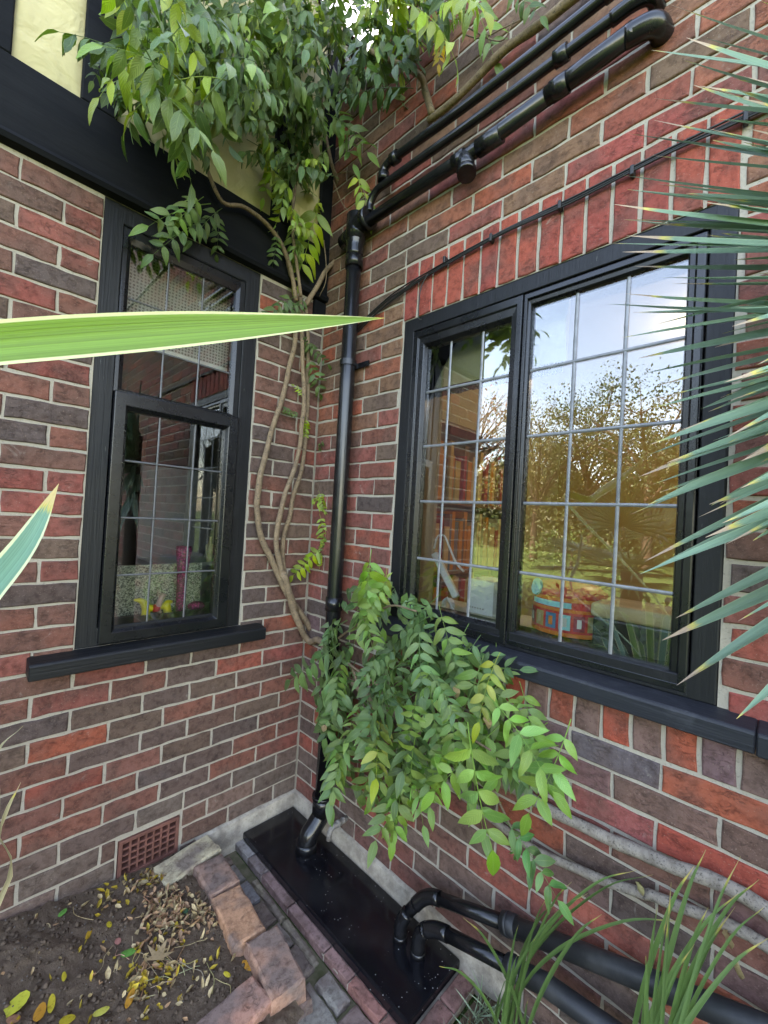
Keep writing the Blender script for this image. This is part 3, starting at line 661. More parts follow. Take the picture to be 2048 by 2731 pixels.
for z in (2.10, 1.005):
    mb = MB(); mb.ring((PX, PY, z), (0, 0, 1), 0.0385, 0.026 if z > 2 else 0.06, 28)
    if z > 2:
        mb.box(PX + 0.0, -0.006, PY - 0.012, PY + 0.012, z - 0.012, z + 0.012); mb.box(-0.014, -0.006, PY - 0.085, PY + 0.085, z - 0.012, z + 0.012)
        for s_ in (-1, 1): mb.ring((-0.012, PY + 0.07 * s_, z), (1, 0, 0), 0.007, 0.012, 8)
    part('bracket' if z > 2 else 'joint_collar', mb, 'black_pipe', dp, smooth=z < 2)
mb = MB(); mb.ring((PX, PY, 2.565), (0, 0, 1), 0.041, 0.05, 24); mb.tube(spline([(PX, PY, 2.59), (PX, PY, 2.66), (PX, PY - 0.01, 2.72), (PX, PY - 0.07, 2.735)], 5), [0.040] * 5 + [0.045] * 6 + [0.044] * 5, 24)
mb.tube([(PX, PY, 2.66), (PX, PY, 2.78)], [0.046, 0.046], 24); mb.tube([(PX + .01, PY + .03, 2.72), (PX + 0.04, PY + 0.13, 2.735)], 0.036, 20)
mb.ring((PX, PY - 0.075, 2.735), (0, 1, 0), 0.047, 0.03, 24); part('branch_fitting', mb, 'black_pipe', dp, smooth=True)

wp = thing('waste_pipe', 'thick lower black waste pipe sloping up the right wall to the drainpipe', 'pipe', (PX, -0.9, 2.7), 'black waste pipes high on the wall')
mb = MB(); mb.tube([(PX, -0.36, 2.722), (PX, -0.9, 2.722), (PX, -1.20, 2.745)], 0.0245, 22); mb.tube([(PX, -1.18, 2.745), (PX, -1.42, 2.765)], 0.0265, 22); part('pipe', mb, 'black_pipe', wp, smooth=True)
for y, h in ((-0.98, 0.09), (-0.86, 0.05), (-1.22, 0.05)):
    mb = MB(); mb.ring((PX, y, 2.748 if y < -1.1 else 2.723), (0, 1, -0.02), 0.0292, h, 22); part('coupler', mb, 'black_pipe', wp, smooth=True)
mb = MB(); mb.tube([(PX, -0.885, 2.715), (PX - 0.012, -0.90, 2.655)], 0.030, 18); mb.ring((PX - 0.012, -0.90, 2.650), (-.2, -.2, -1), 0.034, 0.02, 18); part('stub', mb, 'black_pipe', wp, smooth=True)
mb = MB(); mb.tube(spline([(PX, -1.40, 2.763), (PX + .01, -1.45, 2.765), (PX + 0.03, -1.47, 2.765), (0.02, -1.475, 2.765)], 5), 0.0280, 20); part('elbow', mb, 'black_pipe', wp, smooth=True)
wp = thing('waste_pipe', 'thin middle black waste pipe of the three high on the right wall', 'pipe', (PX, -0.9, 2.84), 'black waste pipes high on the wall')
mb = MB(); mb.tube(spline([(PX, -0.38, 2.76), (PX, -0.38, 2.80), (PX, -0.42, 2.838), (PX, -0.52, 2.84), (PX, -0.9, 2.838), (PX, -1.42, 2.848)], 8), 0.0165, 18); part('pipe', mb, 'black_pipe', wp, smooth=True)
mb = MB(); mb.tube(spline([(PX, -1.36, 2.846), (PX, -1.42, 2.848), (PX + .02, -1.455, 2.85), (0.02, -1.46, 2.85)], 5), 0.0200, 18); part('elbow', mb, 'black_pipe', wp, smooth=True); mb = MB(); mb.ring((PX, -1.22, 2.845), (0, 1, 0), 0.024, 0.04, 18); part('coupler', mb, 'black_pipe', wp, smooth=True)
wp = thing('waste_pipe', 'topmost thin black waste pipe of the three high on the right wall', 'pipe', (PX, -0.9, 2.92), 'black waste pipes high on the wall')
mb = MB(); mb.tube(spline([(PX, -0.455, 2.862), (PX, -0.455, 2.90), (PX, -0.475, 2.922), (PX, -0.55, 2.926), (PX, -0.95, 2.918), (PX, -1.40, 2.93)], 8), 0.0172, 18); part('pipe', mb, 'black_pipe', wp, smooth=True)
for q_, d_ in (((PX, -0.456, 2.875), (0, 0, 1)), ((PX, -0.52, 2.925), (0, 1, 0))):
    mb = MB(); mb.ring(q_, d_, 0.025, 0.035, 18); part('coupler', mb, 'black_pipe', wp, smooth=True)
mb = MB(); mb.tube(spline([(PX, -1.34, 2.928), (PX, -1.40, 2.93), (PX + .02, -1.43, 2.93), (0.02, -1.435, 2.93)], 5), 0.0205, 18); part('elbow', mb, 'black_pipe', wp, smooth=True)

LZ = -0.062
def low_pipe(label, foot, el, runs, r1, r2, coup):
    w = thing('waste_pipe', label, 'pipe', foot, 'low black waste pipes running into the black lid')
    f = V(foot); e = V(el[0]); h = V(el[1])
    mb = MB(); mb.tube([f - V((0, 0, 0.004)), f + V((0, 0, 0.03))] + arc(f + V((0, 0, 0.03)), e, h, 0.03, 6)[1:], r1 * 1.13, 20); mb.ring(f + V((0, 0, 0.008)), (0, 0, 1), r1 * 1.25, 0.016, 20); part('elbow', mb, 'black_pipe', w, smooth=True)
    mb = MB(); mb.tube([e.lerp(h, 0.3), e.lerp(h, 0.75)], r1, 20); part('link_pipe', mb, 'black_pipe', w, smooth=True)
    mb = MB(); nx = V(runs[0]); mb.tube([h.lerp(e, 0.45)] + arc(e, h, nx, 0.045, 7) + [h + (nx - h).normalized() * 0.06], r1 * 1.13, 20); part('elbow', mb, 'black_pipe', w, smooth=True)
    mb = MB(); mb.tube([h + (nx - h).normalized() * 0.04, nx], r1, 20); part('pipe', mb, 'black_pipe', w, smooth=True)
    mb = MB(); d = (nx - h).normalized(); mb.tube([nx - d * 0.015, nx + d * 0.03], r2 * 1.12, 20); mb.ring(nx, d, r2 * 1.18, 0.01, 20); part('coupler', mb, 'black_pipe_matt', w, smooth=True)
    mb = MB(); mb.tube([nx] + [V(q) for q in runs[1:]], r2, 20); part('far_pipe', mb, 'black_pipe_matt', w, smooth=True)
low_pipe('upper of two low black waste pipes, beside the brick wall', (-0.116, -0.828, LZ), [(-0.114, -0.830, 0.005), (-0.062, -0.892, 0.100)], [(-0.060, -1.195, 0.208), (-0.060, -1.48, 0.303), (-0.062, -1.73, 0.384), (-0.062, -2.3, 0.57)], 0.0205, 0.0265, 1)
low_pipe('lower of two low black waste pipes, at the grassy end of the lid', (-0.112, -0.906, LZ), [(-0.112, -0.908, 0.012), (-0.100, -0.955, 0.055)], [(-0.100, -1.235, 0.138), (-0.098, -1.33, 0.165), (-0.08, -1.8, 0.20)], 0.0205, 0.0265, 1)
ov = thing('overflow_pipe', 'small grey overflow pipe stub poking from the wall beside the drainpipe', 'pipe', (-0.09, -0.39, 0.02))
mb = MB(); mb.tube([(0.01, -0.392, 0.066), (-0.05, -0.392, 0.064)] + arc((-0.05, -0.392, 0.064), (-0.088, -0.390, 0.062), (-0.092, -0.388, 0.01), 0.022, 5) + [(-0.091, -0.388, 0.014)], 0.0115, 12); part('pipe', mb, 'old_metal', ov, smooth=True)
mb = MB(); mb.ring((-0.045, -0.392, 0.064), (1, 0, 0), 0.0145, 0.016, 12); mb.ring((-0.018, -0.392, 0.066), (1, 0, 0), 0.0135, 0.012, 12); part('collar', mb, 'old_metal', ov, smooth=True)

# cables along the soldier course
cb = thing('cable', 'bundle of thin black cables along the wall above the wide window', 'cable', (-0.012, -1.0, 2.40))
cpts = [(-0.010, -0.20, 2.245), (-0.012, -0.44, 2.338), (-0.014, -0.57, 2.366), (-0.014, -0.71, 2.388), (-0.016, -1.01, 2.409), (-0.016, -1.25, 2.408), (-0.016, -1.50, 2.414), (-0.016, -1.69, 2.412), (-0.016, -2.1, 2.42), (-0.016, -2.6, 2.42)]
for i in range(5):
    mb = MB(); r_ = random.Random(i); q = [V(p) + V((r_.uniform(-.004, .002), 0, (i - 2) * (0.0034 if k > 2 else 0.008 - 0.001 * k) + r_.uniform(-.002, .002))) for k, p in enumerate(cpts)]
    mb.tube(spline(q, 6), 0.0020 if i % 2 else 0.0028, 8); part('strand', mb, 'cable_black', cb, smooth=True)
for y in (-0.78, -0.98, -1.22, -1.42, -1.66):
    mb = MB(); mb.box(-0.024, 0.0, y - 0.005, y + 0.005, 2.394, 2.422); part('clip', mb, 'cable_black', cb, bevel=0.002)
mb = MB(); mb.tube(spline([(-0.016, -0.70, 2.385), (-0.02, -0.672, 2.34), (-0.02, -0.665, 2.28), (-0.014, -0.662, 2.22), (-0.006, -0.672, 2.212)], 6), 0.0022, 8); part('hanging_end', mb, 'cable_black', cb, smooth=True)

# ------------------------------------------------------------------ drain lid, kerb, paving
dl = thing('drain_lid', 'long flat glossy black lid over the drain, dotted with dust', 'lid', (-0.15, -0.515, GZ))
X0, X1, Y0, Y1 = -0.287, -0.019, -1.013, -0.018
mb = MB(); L = []
for ins, z in ((0, -0.093), (0, LZ - 0.007), (0.0025, LZ - 0.0015), (0.007, LZ)):
    a, b, c_, d_ = X0 + ins, X1 - ins, Y0 + ins, Y1 - ins; L.append([V((a, c_, z)), V((b, c_, z)), V((b, d_, z)), V((a, d_, z))])
mb.loop_skin(L); n = 26; ids = {}
for i in range(9):
    for j in range(n + 1):
        x, y = lerp(X0 + .007, X1 - .007, i / 8), lerp(Y0 + .007, Y1 - .007, j / n); e = min(i, 8 - i, j, n - j) > 0
        ids[i, j] = mb.vert((x, y, LZ + (0.0016 * mn.noise(V((x * 9, y * 4, 1))) if e else 0)))
for i in range(8):
    for j in range(n): mb.face((ids[i, j], ids[i + 1, j], ids[i + 1, j + 1], ids[i, j + 1]))
part('top', mb, 'black_lid', dl, smooth=False)
kb = thing('kerb', 'pinkish red tile kerb edging the black drain lid', 'kerb', (-0.30, -0.5, GZ))
mb = MB(); mb.box(-0.3215, -0.02, -1.075, -0.003, GZ, -0.104); part('bedding', mb, 'pale_mortar', kb)
ys = [-0.012, -0.13, -0.245, -0.44, -0.665, -0.79, -0.935, -1.084]
tc = [(0.40, 0.37, 0.34), (0.30, 0.24, 0.22), (0.30, 0.19, 0.17), (0.33, 0.20, 0.18), (0.36, 0.20, 0.175), (0.34, 0.15, 0.12), (0.33, 0.15, 0.12)]
def chunk(w, l, h, seed, bev=0.004, jit=0.0022):
    r = random.Random(seed); mb = MB(); L = []
    def rect(ins, z):
        P_ = []
        for k in range(4): P_ += [(lerp(-w / 2 + ins, w / 2 - ins, k / 4), -l / 2 + ins)]
        for k in range(5): P_ += [(w / 2 - ins, lerp(-l / 2 + ins, l / 2 - ins, k / 5))]
        for k in range(4): P_ += [(lerp(w / 2 - ins, -w / 2 + ins, k / 4), l / 2 - ins)]
        for k in range(5): P_ += [(-w / 2 + ins, lerp(l / 2 - ins, -l / 2 + ins, k / 5))]
        return [V((x + r.uniform(-jit, jit), y + r.uniform(-jit, jit), z + r.uniform(-jit, jit) * 0.5)) for x, y in P_]
    mb.loop_skin([rect(0, -h), rect(0, -h * 0.5), rect(0, -bev * 1.3), rect(bev * 0.35, -bev * 0.4), rect(bev * 1.3, 0)], True, True, True)
    return mb
for i in range(7):
    a, b = ys[i], ys[i + 1]; mb = chunk(0.036, a - b - 0.006, 0.03, 40 + i, 0.003, 0.0012)
    o = link('tile', mb.mesh('tile'), 'brick', kb); o.location = V((-0.3045, (a + b) / 2, -0.094)) - kb.location; o.color = (*tc[i], 1)
for i in range(2):
    mb = chunk(0.135, 0.055, 0.035, 60 + i, 0.003, 0.0014); o = link('tile', mb.mesh('tile'), 'brick', kb); o.location = V((-0.21 + 0.142 * i, -1.046, -0.094)) - kb.location; o.color = (0.34, 0.17, 0.14, 1)

mb = MB(); mb.box(-0.80, -0.3225, -1.9, -0.001, GZ - 0.05, GZ - 0.004); mb.box(-0.3225, -0.001, -1.9, -1.09, GZ - .05, GZ - .006); pav = struct('paving', mb, 'grout')
k = 0
def paver(x, y, w, l, rot=0, col=None):
    global k; k += 1
    mb = chunk(w, l, 0.04, 100 + k, 0.006, 0.0025); o = link('paver', mb.mesh('paver'), 'loose_brick', pav)
    o.location = (x, y, GZ + 0.013 + rnd.uniform(-.002, .002)); o.rotation_euler = (rnd.uniform(-.02, .02), rnd.uniform(-.02, .02), rot + rnd.uniform(-.03, .03))
    o.color = (*(col or rnd.choice([(0.24, 0.19, 0.16), (0.30, 0.27, 0.23), (0.22, 0.15, 0.13), (0.28, 0.22, 0.18)])), 1)
py = [-0.035, -0.093, -0.20, -0.325, -0.442, -0.556, -0.675]
for i in range(6): paver(-0.412, (py[i] + py[i + 1]) / 2, 0.098, py[i] - py[i + 1] - 0.013, col=[(0.24, 0.17, 0.13), (0.30, 0.29, 0.25), (0.25, 0.24, 0.24), (0.20, 0.15, 0.12), (0.23, 0.19, 0.16), (0.22, 0.17, 0.14)][i])
for i, (x, y, w, l) in enumerate([(-0.345, -0.34, 0.022, 0.22), (-0.346, -0.56, 0.022, 0.2)]): paver(x, y, w, l, col=(0.30, 0.25, 0.18))
for i, (x, y, w, l) in enumerate([(-0.362, -0.765, 0.055, 0.115), (-0.445, -0.79, 0.09, 0.20), (-0.375, -0.935, 0.09, 0.19), (-0.48, -1.0, 0.09, 0.18), (-0.375, -1.135, 0.09, 0.19), (-0.575, -0.86, 0.13, 0.1), (-0.575, -0.97, 0.14, 0.1), (-0.68, -0.9, 0.07, 0.2), (-0.27, -1.16, 0.1, 0.11), (-0.48, -1.2, 0.1, 0.2), (-0.37, -1.34, 0.1, 0.2), (-0.6, -1.1, 0.1, 0.15), (-0.6, -1.27, 0.1, 0.17), (-0.71, -1.13, 0.1, 0.2), (-0.25, -1.3, 0.1, 0.14)]): paver(x, y, w, l)

# loose edging bricks round the bed
def edging(label, x, y, w, l, ztop, col, rz=0, tilt=(0, 0), h=0.068, seed=0, col2=None):
    mb = chunk(w, l, h, 300 + seed, 0.006, 0.003); o = link('edging_brick', mb.mesh('edging_brick'), 'loose_brick'); tag(o, label, 'brick', 'loose bricks edging the soil bed')
    o.location = (x, y, ztop); o.rotation_euler = (tilt[0], tilt[1], rz); o.color = (*col, 1); return o
edging('pale mortar crusted brick propped against the wall beside the air vent', -0.560, -0.088, 0.225, 0.105, 0.010, (0.52, 0.44, 0.29), 0.16, (0.10, 0.0), seed=1)
edging('grey blue brick with an orange end, first in the edging row', -0.506, -0.222, 0.112, 0.170, 0.002, (0.40, 0.235, 0.17), -0.02, (0.0, 0.02), h=0.11, seed=2)
edging('mottled orange and tan brick, second in the edging row', -0.522, -0.424, 0.108, 0.220, 0.0, (0.58, 0.30, 0.17), -0.10, (-0.01, 0.0), h=0.11, seed=3)
edging('purple grey brick at the edging corner nearest the paving', -0.508, -0.647, 0.112, 0.205, 0.0, (0.48, 0.26, 0.175), -0.12, (0.01, 0.01), h=0.07, seed=4)
edging('red speckled brick lying crosswise at the front of the bed', -0.680, -0.690, 0.215, 0.105, -0.006, (0.50, 0.25, 0.175), 0.06, (0.0, 0.0), h=0.11, seed=5)
edging('dark brown brick beneath the purple grey corner brick', -0.490, -0.655, 0.105, 0.215, -0.0705, (0.17, 0.11, 0.09), -0.06, h=0.045, seed=6)
edging('red brick on the front edge of the bed, left of the speckled brick', -0.905, -0.700, 0.215, 0.105, -0.01, (0.33, 0.15, 0.12), 0.02, h=0.11, seed=7)

# ------------------------------------------------------------------ soil bed
def soil_z(x, y):
    p = V((x, y, 0)); base = 0.022 - 0.045 * max(0, min(1, (x + 1.0) / 0.45)) + 0.035 * max(0, min(1, (-0.9 - x) / 0.25)) - 0.02 * max(0, min(1, (-y - 0.2) / 0.4))
    return base + 0.016 * mn.noise(p * 7) + 0.011 * mn.noise(p * 19 + V((3, 1, 0))) + 0.007 * mn.noise(p * 46) + 0.005 * abs(mn.noise(p * 90))
mb = MB(); nx, ny = 170, 130; ids = {}
for i in range(nx + 1):
    for j in range(ny + 1):
        x, y = lerp(-1.75, -0.50, i / nx), lerp(-0.80, -0.001, j / ny); ids[i, j] = mb.vert((x, y, soil_z(x, y)))
for i in range(nx):
    for j in range(ny): mb.face((ids[i, j], ids[i + 1, j], ids[i + 1, j + 1], ids[i, j + 1]))
struct('soil', mb, 'soil', smooth=True, fix=False)
mb = MB(); n = 40; ids = {}
for i in range(n + 1):
    for j in range(n + 1):
        x, y = lerp(-3.2, -0.785, i / n), lerp(-3.4, -0.74, j / n); ids[i, j] = mb.vert((x, y, -0.05 + 0.03 * mn.noise(V((x * 4, y * 4, 2)))))
for i in range(n):
    for j in range(n): mb.face((ids[i, j], ids[i + 1, j], ids[i + 1, j + 1], ids[i, j + 1]))
struct('flower_bed', mb, 'soil', smooth=True, fix=False)
mb = MB(); n = 44; ids = {}
for i in range(n + 1):
    for j in range(n + 1):
        x, y = lerp(-0.40, -0.0005, i / n), lerp(-2.6, -1.098, j / n); ids[i, j] = mb.vert((x, y, GZ + 0.03 + 0.05 * (-1.1 - y) + 0.02 * mn.noise(V((x * 12, y * 12, 2)))))
for i in range(n):
    for j in range(n): mb.face((ids[i, j], ids[i + 1, j], ids[i + 1, j + 1], ids[i, j + 1]))
struct('planting_strip', mb, 'soil', smooth=True, fix=False)
def lumps(name, n, mat, rr, smin, smax, seed):
    r = random.Random(seed); mb = MB()
    for _ in range(n):
        x, y = r.uniform(-1.55, -0.54), r.uniform(-0.66, -0.01)
        q = smin + (smax - smin) * r.random() ** 3; c = V((x, y, soil_z(x, y) + q * 0.25))
        ps = [c + V((r.uniform(.6, 1.2) * q * a, r.uniform(.6, 1.2) * q * b, r.uniform(.5, 1) * q * d)) for a, b, d in ((1, 0, 0), (-1, 0, 0), (0, 1, 0), (0, -1, 0), (0, 0, 1), (0, 0, -1))]
        i = [mb.vert(p) for p in ps]
        for a, b in ((0, 2), (2, 1), (1, 3), (3, 0)): mb.face((i[a], i[b], i[4])); mb.face((i[b], i[a], i[5]))
    o = link(name, mb.mesh(name, True), mat, None, 'stuff'); o['label'] = {'soil_clods': 'dark crumbs of soil over the bed', 'soil_grit': 'pale grit and bits scattered through the soil'}[name]; o['category'] = 'soil' if mat == 'clod' else 'grit'
lumps('soil_clods', 2800, 'clod', 0, 0.002, 0.012, 3); lumps('soil_grit', 900, 'grit', 0, 0.0014, 0.0042, 4)

# ------------------------------------------------------------------ leaves
def leaflet(mb, M, L, W, droop=0.3, fold=0.25, rows=5, wav=0.0, r=rnd, tipk=1.6):
    mb.cur = (r.random(), r.random(), r.random()); prev = None
    ph = r.uniform(0, 6)
    for k in range(rows + 1):
        t = k / rows; w = W * 0.5 * (sin(pi * min(1, t ** 0.8 * 1.0)) ** 0.85 if 0 < t < 1 else 0) * (1 - 0.25 * t)
        z = -droop * L * t * t; y = L * t * (1 - 0.12 * droop * t)
        row = [mb.vert(M @ V((x * w, y, z + fold * w * abs(x) + wav * W * sin(ph + t * 9 + x * 2)))) for x in (-1, 0, 1)]
        uvs = [(0.0, t), (0.5, t), (1.0, t)]
        if prev:
            for a in (0, 1): mb.face((prev[0][a], prev[0][a + 1], row[a + 1], row[a]), (prev[1][a], prev[1][a + 1], uvs[a + 1], uvs[a]))
        prev = (row, uvs)
def compound(seed, n_pairs, hang, length=0.25, ll=0.064, lw=0.0265):
    r = random.Random(seed); mb = MB(); curve = r.uniform(0.1, 0.5); sw = r.uniform(-.12, .12)
    f = lambda t: V((sw * length * t * t, length * t * (1 - 0.15 * curve * t), -curve * length * t * t))
    mb.cur = (0.5, 0.6, 0.5); mb.tube([f(k / 8) for k in range(9)], [lerp(0.0016, 0.0006, k / 8) for k in range(9)], 5, False)
    for i in range(n_pairs):
        t = 0.2 + 0.78 * i / n_pairs; p = f(t); sc = (0.75 + 0.4 * sin(pi * (0.25 + 0.6 * t))) * r.uniform(.8, 1.12)
        for s in (-1, 1):
            M = Matrix.Translation(p) @ Matrix.Rotation(-s * radians(r.uniform(48, 68)), 4, 'Z') @ Matrix.Rotation(-hang * r.uniform(0.75, 1.15) + r.uniform(-.25, .25), 4, 'X') @ Matrix.Rotation(r.uniform(-.45, .45), 4, 'Y')
            leaflet(mb, M, ll * sc * r.uniform(.88, 1.12), lw * sc * r.uniform(.9, 1.12), r.uniform(.05, .65), r.uniform(-.1, .5), 6, r.uniform(0.01, .13), r)
    M = Matrix.Translation(f(1)) @ Matrix.Rotation(-curve * 0.8 - hang * 0.5, 4, 'X')
    leaflet(mb, M, ll * 1.15, lw * 1.15, 0.3, 0.2, 5, 0.03, r)
    return mb.mesh('compound_leaf', True, True, False)
FLAT = [compound(s, 5 + s % 2, 0.15) for s in range(7)]; HANG = [compound(20 + s, 5 + s % 2, 0.85, 0.25, 0.064, 0.0275) for s in range(6)]
def orient(p, d, nrm, scale=1.0):
    y = V(d).normalized(); z = V(nrm) - y * V(nrm).dot(y); z = z.normalized() if z.length > 1e-4 else y.orthogonal().normalized(); x = y.cross(z)
    return Matrix(((x.x, y.x, z.x, p[0]), (x.y, y.y, z.y, p[1]), (x.z, y.z, z.z, p[2]), (0, 0, 0, 1))) @ Matrix.Scale(scale, 4)
wist = thing('wisteria', 'wisteria climbing the corner with hanging leaves above and a leafy bush below', 'vine', (-0.02, -1.9, GZ)); WLOC = wist.location.copy()
lr = random.Random(99)
def cleaf(p, d, nrm, scale, col, bank):
    o = link('compound_leaf', lr.choice(bank), 'leaf', wist)
    M = orient(p, d, nrm, scale); M.translation -= WLOC; o.matrix_local = M; f = lr.uniform(.8, 1.2); o.color = (*[c * f for c in col], 1); return o
G_BLUE, G_MID, G_LIME, G_DARK, G_DEEP = (0.12, 0.22, 0.075), (0.155, 0.265, 0.06), (0.29, 0.40, 0.045), (0.085, 0.155, 0.040), (0.04, 0.085, 0.026)
TOCAM = lambda p: (CAM - V(p)).normalized()
# stems
def stem(pts, r0, r1, mat='bark_tan', seg=10, n=6, nm='stem'):
    q = spline(pts, n); mb = MB(); k = len(q)
    q = [p + V((mn.noise(p * 9), mn.noise(p * 9 + V((5, 0, 0))), mn.noise(p * 9 + V((0, 7, 0))))) * min(0.008, r0 * 0.5) for p in q]
    mb.tube(q, [lerp(r0, r1, i / (k - 1)) * (1 + 0.12 * mn.noise(V((i * 0.6, r0 * 99, 0)))) for i in range(k)], seg, True, 0.04, lr); part(nm, mb, mat, wist, smooth=True)
sl = lambda L, y=-0.03: [o9(a, b, 1, y) for a, b in L]
stem(sl([(690, 1385), (625, 1290), (590, 1215), (562, 1150), (556, 1090), (566, 1010), (590, 920), (618, 830), (636, 740), (640, 650), (622, 565)], -0.035), 0.016, 0.010)
stem(sl([(640, 1320), (604, 1215), (598, 1140), (618, 1060), (648, 960), (656, 850), (652, 740), (650, 640)], -0.05), 0.014, 0.009)
stem(sl([(616, 1240), (611, 1180), (630, 1090), (655, 990), (664, 880), (664, 760), (662, 660)], -0.02), 0.012, 0.009)
stem([o9(612, 1235, 1, -0.05), o9(640, 1335, 1, -0.05), o9(668, 1385, 1, -0.06), V((-0.03, -0.17, 0.80)), V((-0.035, -0.35, 0.70)), V((-0.03, -0.7, 0.63)), V((-0.028, -1.0, 0.60)), V((-0.028, -1.2, 0.585))], 0.017, 0.0145)
stem([V((-0.03, -1.15, 0.592)), V((-0.035, -1.28, 0.588)), V((-0.036, -1.45, 0.592)), V((-0.036, -1.565, 0.608)), V((-0.038, -1.76, 0.618)), V((-0.05, -1.95, 0.50)), V((-0.06, -2.0, 0.2)), V((-0.06, -2.02, -0.12))], 0.0145, 0.020, 'bark_grey', 14)
stem([V((-0.03, -0.75, 0.56)), V((-0.028, -1.0, 0.475)), V((-0.028, -1.18, 0.452)), V((-0.03, -1.305, 0.452)), V((-0.032, -1.52, 0.498)), V((-0.034, -1.57, 0.515)), V((-0.036, -1.76, 0.546)), V((-0.05, -1.9, 0.45)), V((-0.06, -1.95, 0.1)), V((-0.06, -1.96, -0.12))], 0.0105, 0.0145, 'bark_grey', 14)
stem(sl([(640, 650), (622, 560), (585, 495), (530, 448), (480, 437), (440, 350), (425, 290)], -0.06), 0.011, 0.006)
stem(sl([(662, 660), (700, 592), (733, 545), (745, 470), (735, 410), (715, 350), (700, 270), (690, 180)], -0.05), 0.012, 0.008)
stem(sl([(650, 640), (640, 560), (630, 480), (640, 380), (650, 260)], -0.09), 0.008, 0.005)
stem([o9(932, 250, 0, -0.03), o9(918, 200, 0, -0.04), o9(905, 165, 0, -0.08), o9(860, 140, 0, -0.12), o9(800, 110, 0, -.15)], 0.015, 0.010, 'bark_tan')
stem([o9(925, 262, 0, -0.03), o9(985, 215, 0, -0.03), o9(1050, 150, 0, -0.03), o9(1120, 85, 0, -0.035), o9(1200, 25, 0, -0.04), o9(1300, -60, 0, -0.04)], 0.013, 0.017, 'bark_tan')
for a in ([(720, 390), (740, 440), (775, 480)], [(716, 380), (760, 372), (785, 410), (792, 450)], [(1000, 75), (1040, 82), (1090, 60), (1130, 40)], [(1010, 60), (1080, 90), (1110, 45)], [(700, 520), (705, 600), (690, 640)]):
    stem([o9(x, y, 0, -0.06) for x, y in a], 0.003, 0.0018, n=5, seg=6, nm='twig')

# hanging canopy over the corner
def region(poly, r):
    xs = [p[0] for p in poly]; ys_ = [p[1] for p in poly]
    while True:
        x, y = r.uniform(min(xs), max(xs)), r.uniform(min(ys_), max(ys_)); ins = False
        for i in range(len(poly)):
            (a, b), (c, d) = poly[i], poly[i - 1]
            if (b > y) != (d > y) and x < (c - a) * (y - b) / (d - b) + a: ins = not ins
        if ins: return x, y
def wall_depth(x, y):       # metres from the camera to whichever wall is nearer along the pixel's ray
    d = rayd(x * S9, y * S9); t1 = -CAM[1] / d[1] if d[1] > 0 else 99; t0 = -CAM[0] / d[0] if d[0] > 0 else 99
    return min(t0, t1)
def scatter(poly, n, off, mode, cols, scale=(0.85, 1.15), seed=0):
    r = random.Random(seed)
    for _ in range(n):
        x, y = region(poly, r); dep = wall_depth(x, y) - r.uniform(*off); p = a9(x, y, dep); tc_ = TOCAM(p)
        if mode == 'hang':
            ang = r.uniform(0, 2 * pi); d = V((cos(ang), sin(ang), r.uniform(-0.9, 0.15))) * 0.8 + V((tc_.x, tc_.y, 0)) * 0.5
            nrm = V((0, 0, 1)) + tc_ * 0.5 + V((r.uniform(-.4, .4), r.uniform(-.4, .4), 0)); bank = HANG
        else:
            d = V((r.uniform(-1.0, -0.2), r.uniform(-1.0, 0.5), r.uniform(-1.1, -0.1))); nrm = tc_ * 0.9 + V((0, 0, 0.8)) + V((r.uniform(-.5, .5), r.uniform(-.5, .5), 0)); bank = FLAT
        if p.x > -0.04 or p.y > -0.04: continue
        if p.x + d.normalized().x * 0.25 > -0.02: d.x = -abs(d.x)
        if p.y + d.normalized().y * 0.25 > -0.02: d.y = -abs(d.y)
        cleaf(p - d.normalized() * 0.12, d, nrm, r.uniform(*scale), cols(x, y, r), bank)
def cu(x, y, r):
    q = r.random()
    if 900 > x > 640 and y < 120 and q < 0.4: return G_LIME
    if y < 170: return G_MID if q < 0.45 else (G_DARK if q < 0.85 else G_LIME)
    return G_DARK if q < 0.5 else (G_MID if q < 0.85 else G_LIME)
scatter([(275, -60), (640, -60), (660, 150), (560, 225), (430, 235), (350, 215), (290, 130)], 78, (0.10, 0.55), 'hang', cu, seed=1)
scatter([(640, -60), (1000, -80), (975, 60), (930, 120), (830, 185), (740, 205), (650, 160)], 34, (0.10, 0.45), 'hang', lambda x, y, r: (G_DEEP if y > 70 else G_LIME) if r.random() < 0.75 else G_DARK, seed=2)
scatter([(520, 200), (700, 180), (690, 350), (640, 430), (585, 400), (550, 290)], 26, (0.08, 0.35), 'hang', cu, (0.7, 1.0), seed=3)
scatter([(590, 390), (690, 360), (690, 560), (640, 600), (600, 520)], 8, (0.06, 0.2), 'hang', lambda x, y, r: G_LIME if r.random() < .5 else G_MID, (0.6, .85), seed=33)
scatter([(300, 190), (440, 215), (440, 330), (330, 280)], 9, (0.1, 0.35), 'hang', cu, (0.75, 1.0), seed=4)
scatter([(240, 70), (300, 60), (290, 190), (250, 170)], 4, (0.1, 0.3), 'hang', lambda x, y, r: G_DARK, (0.75, 1.0), seed=14)
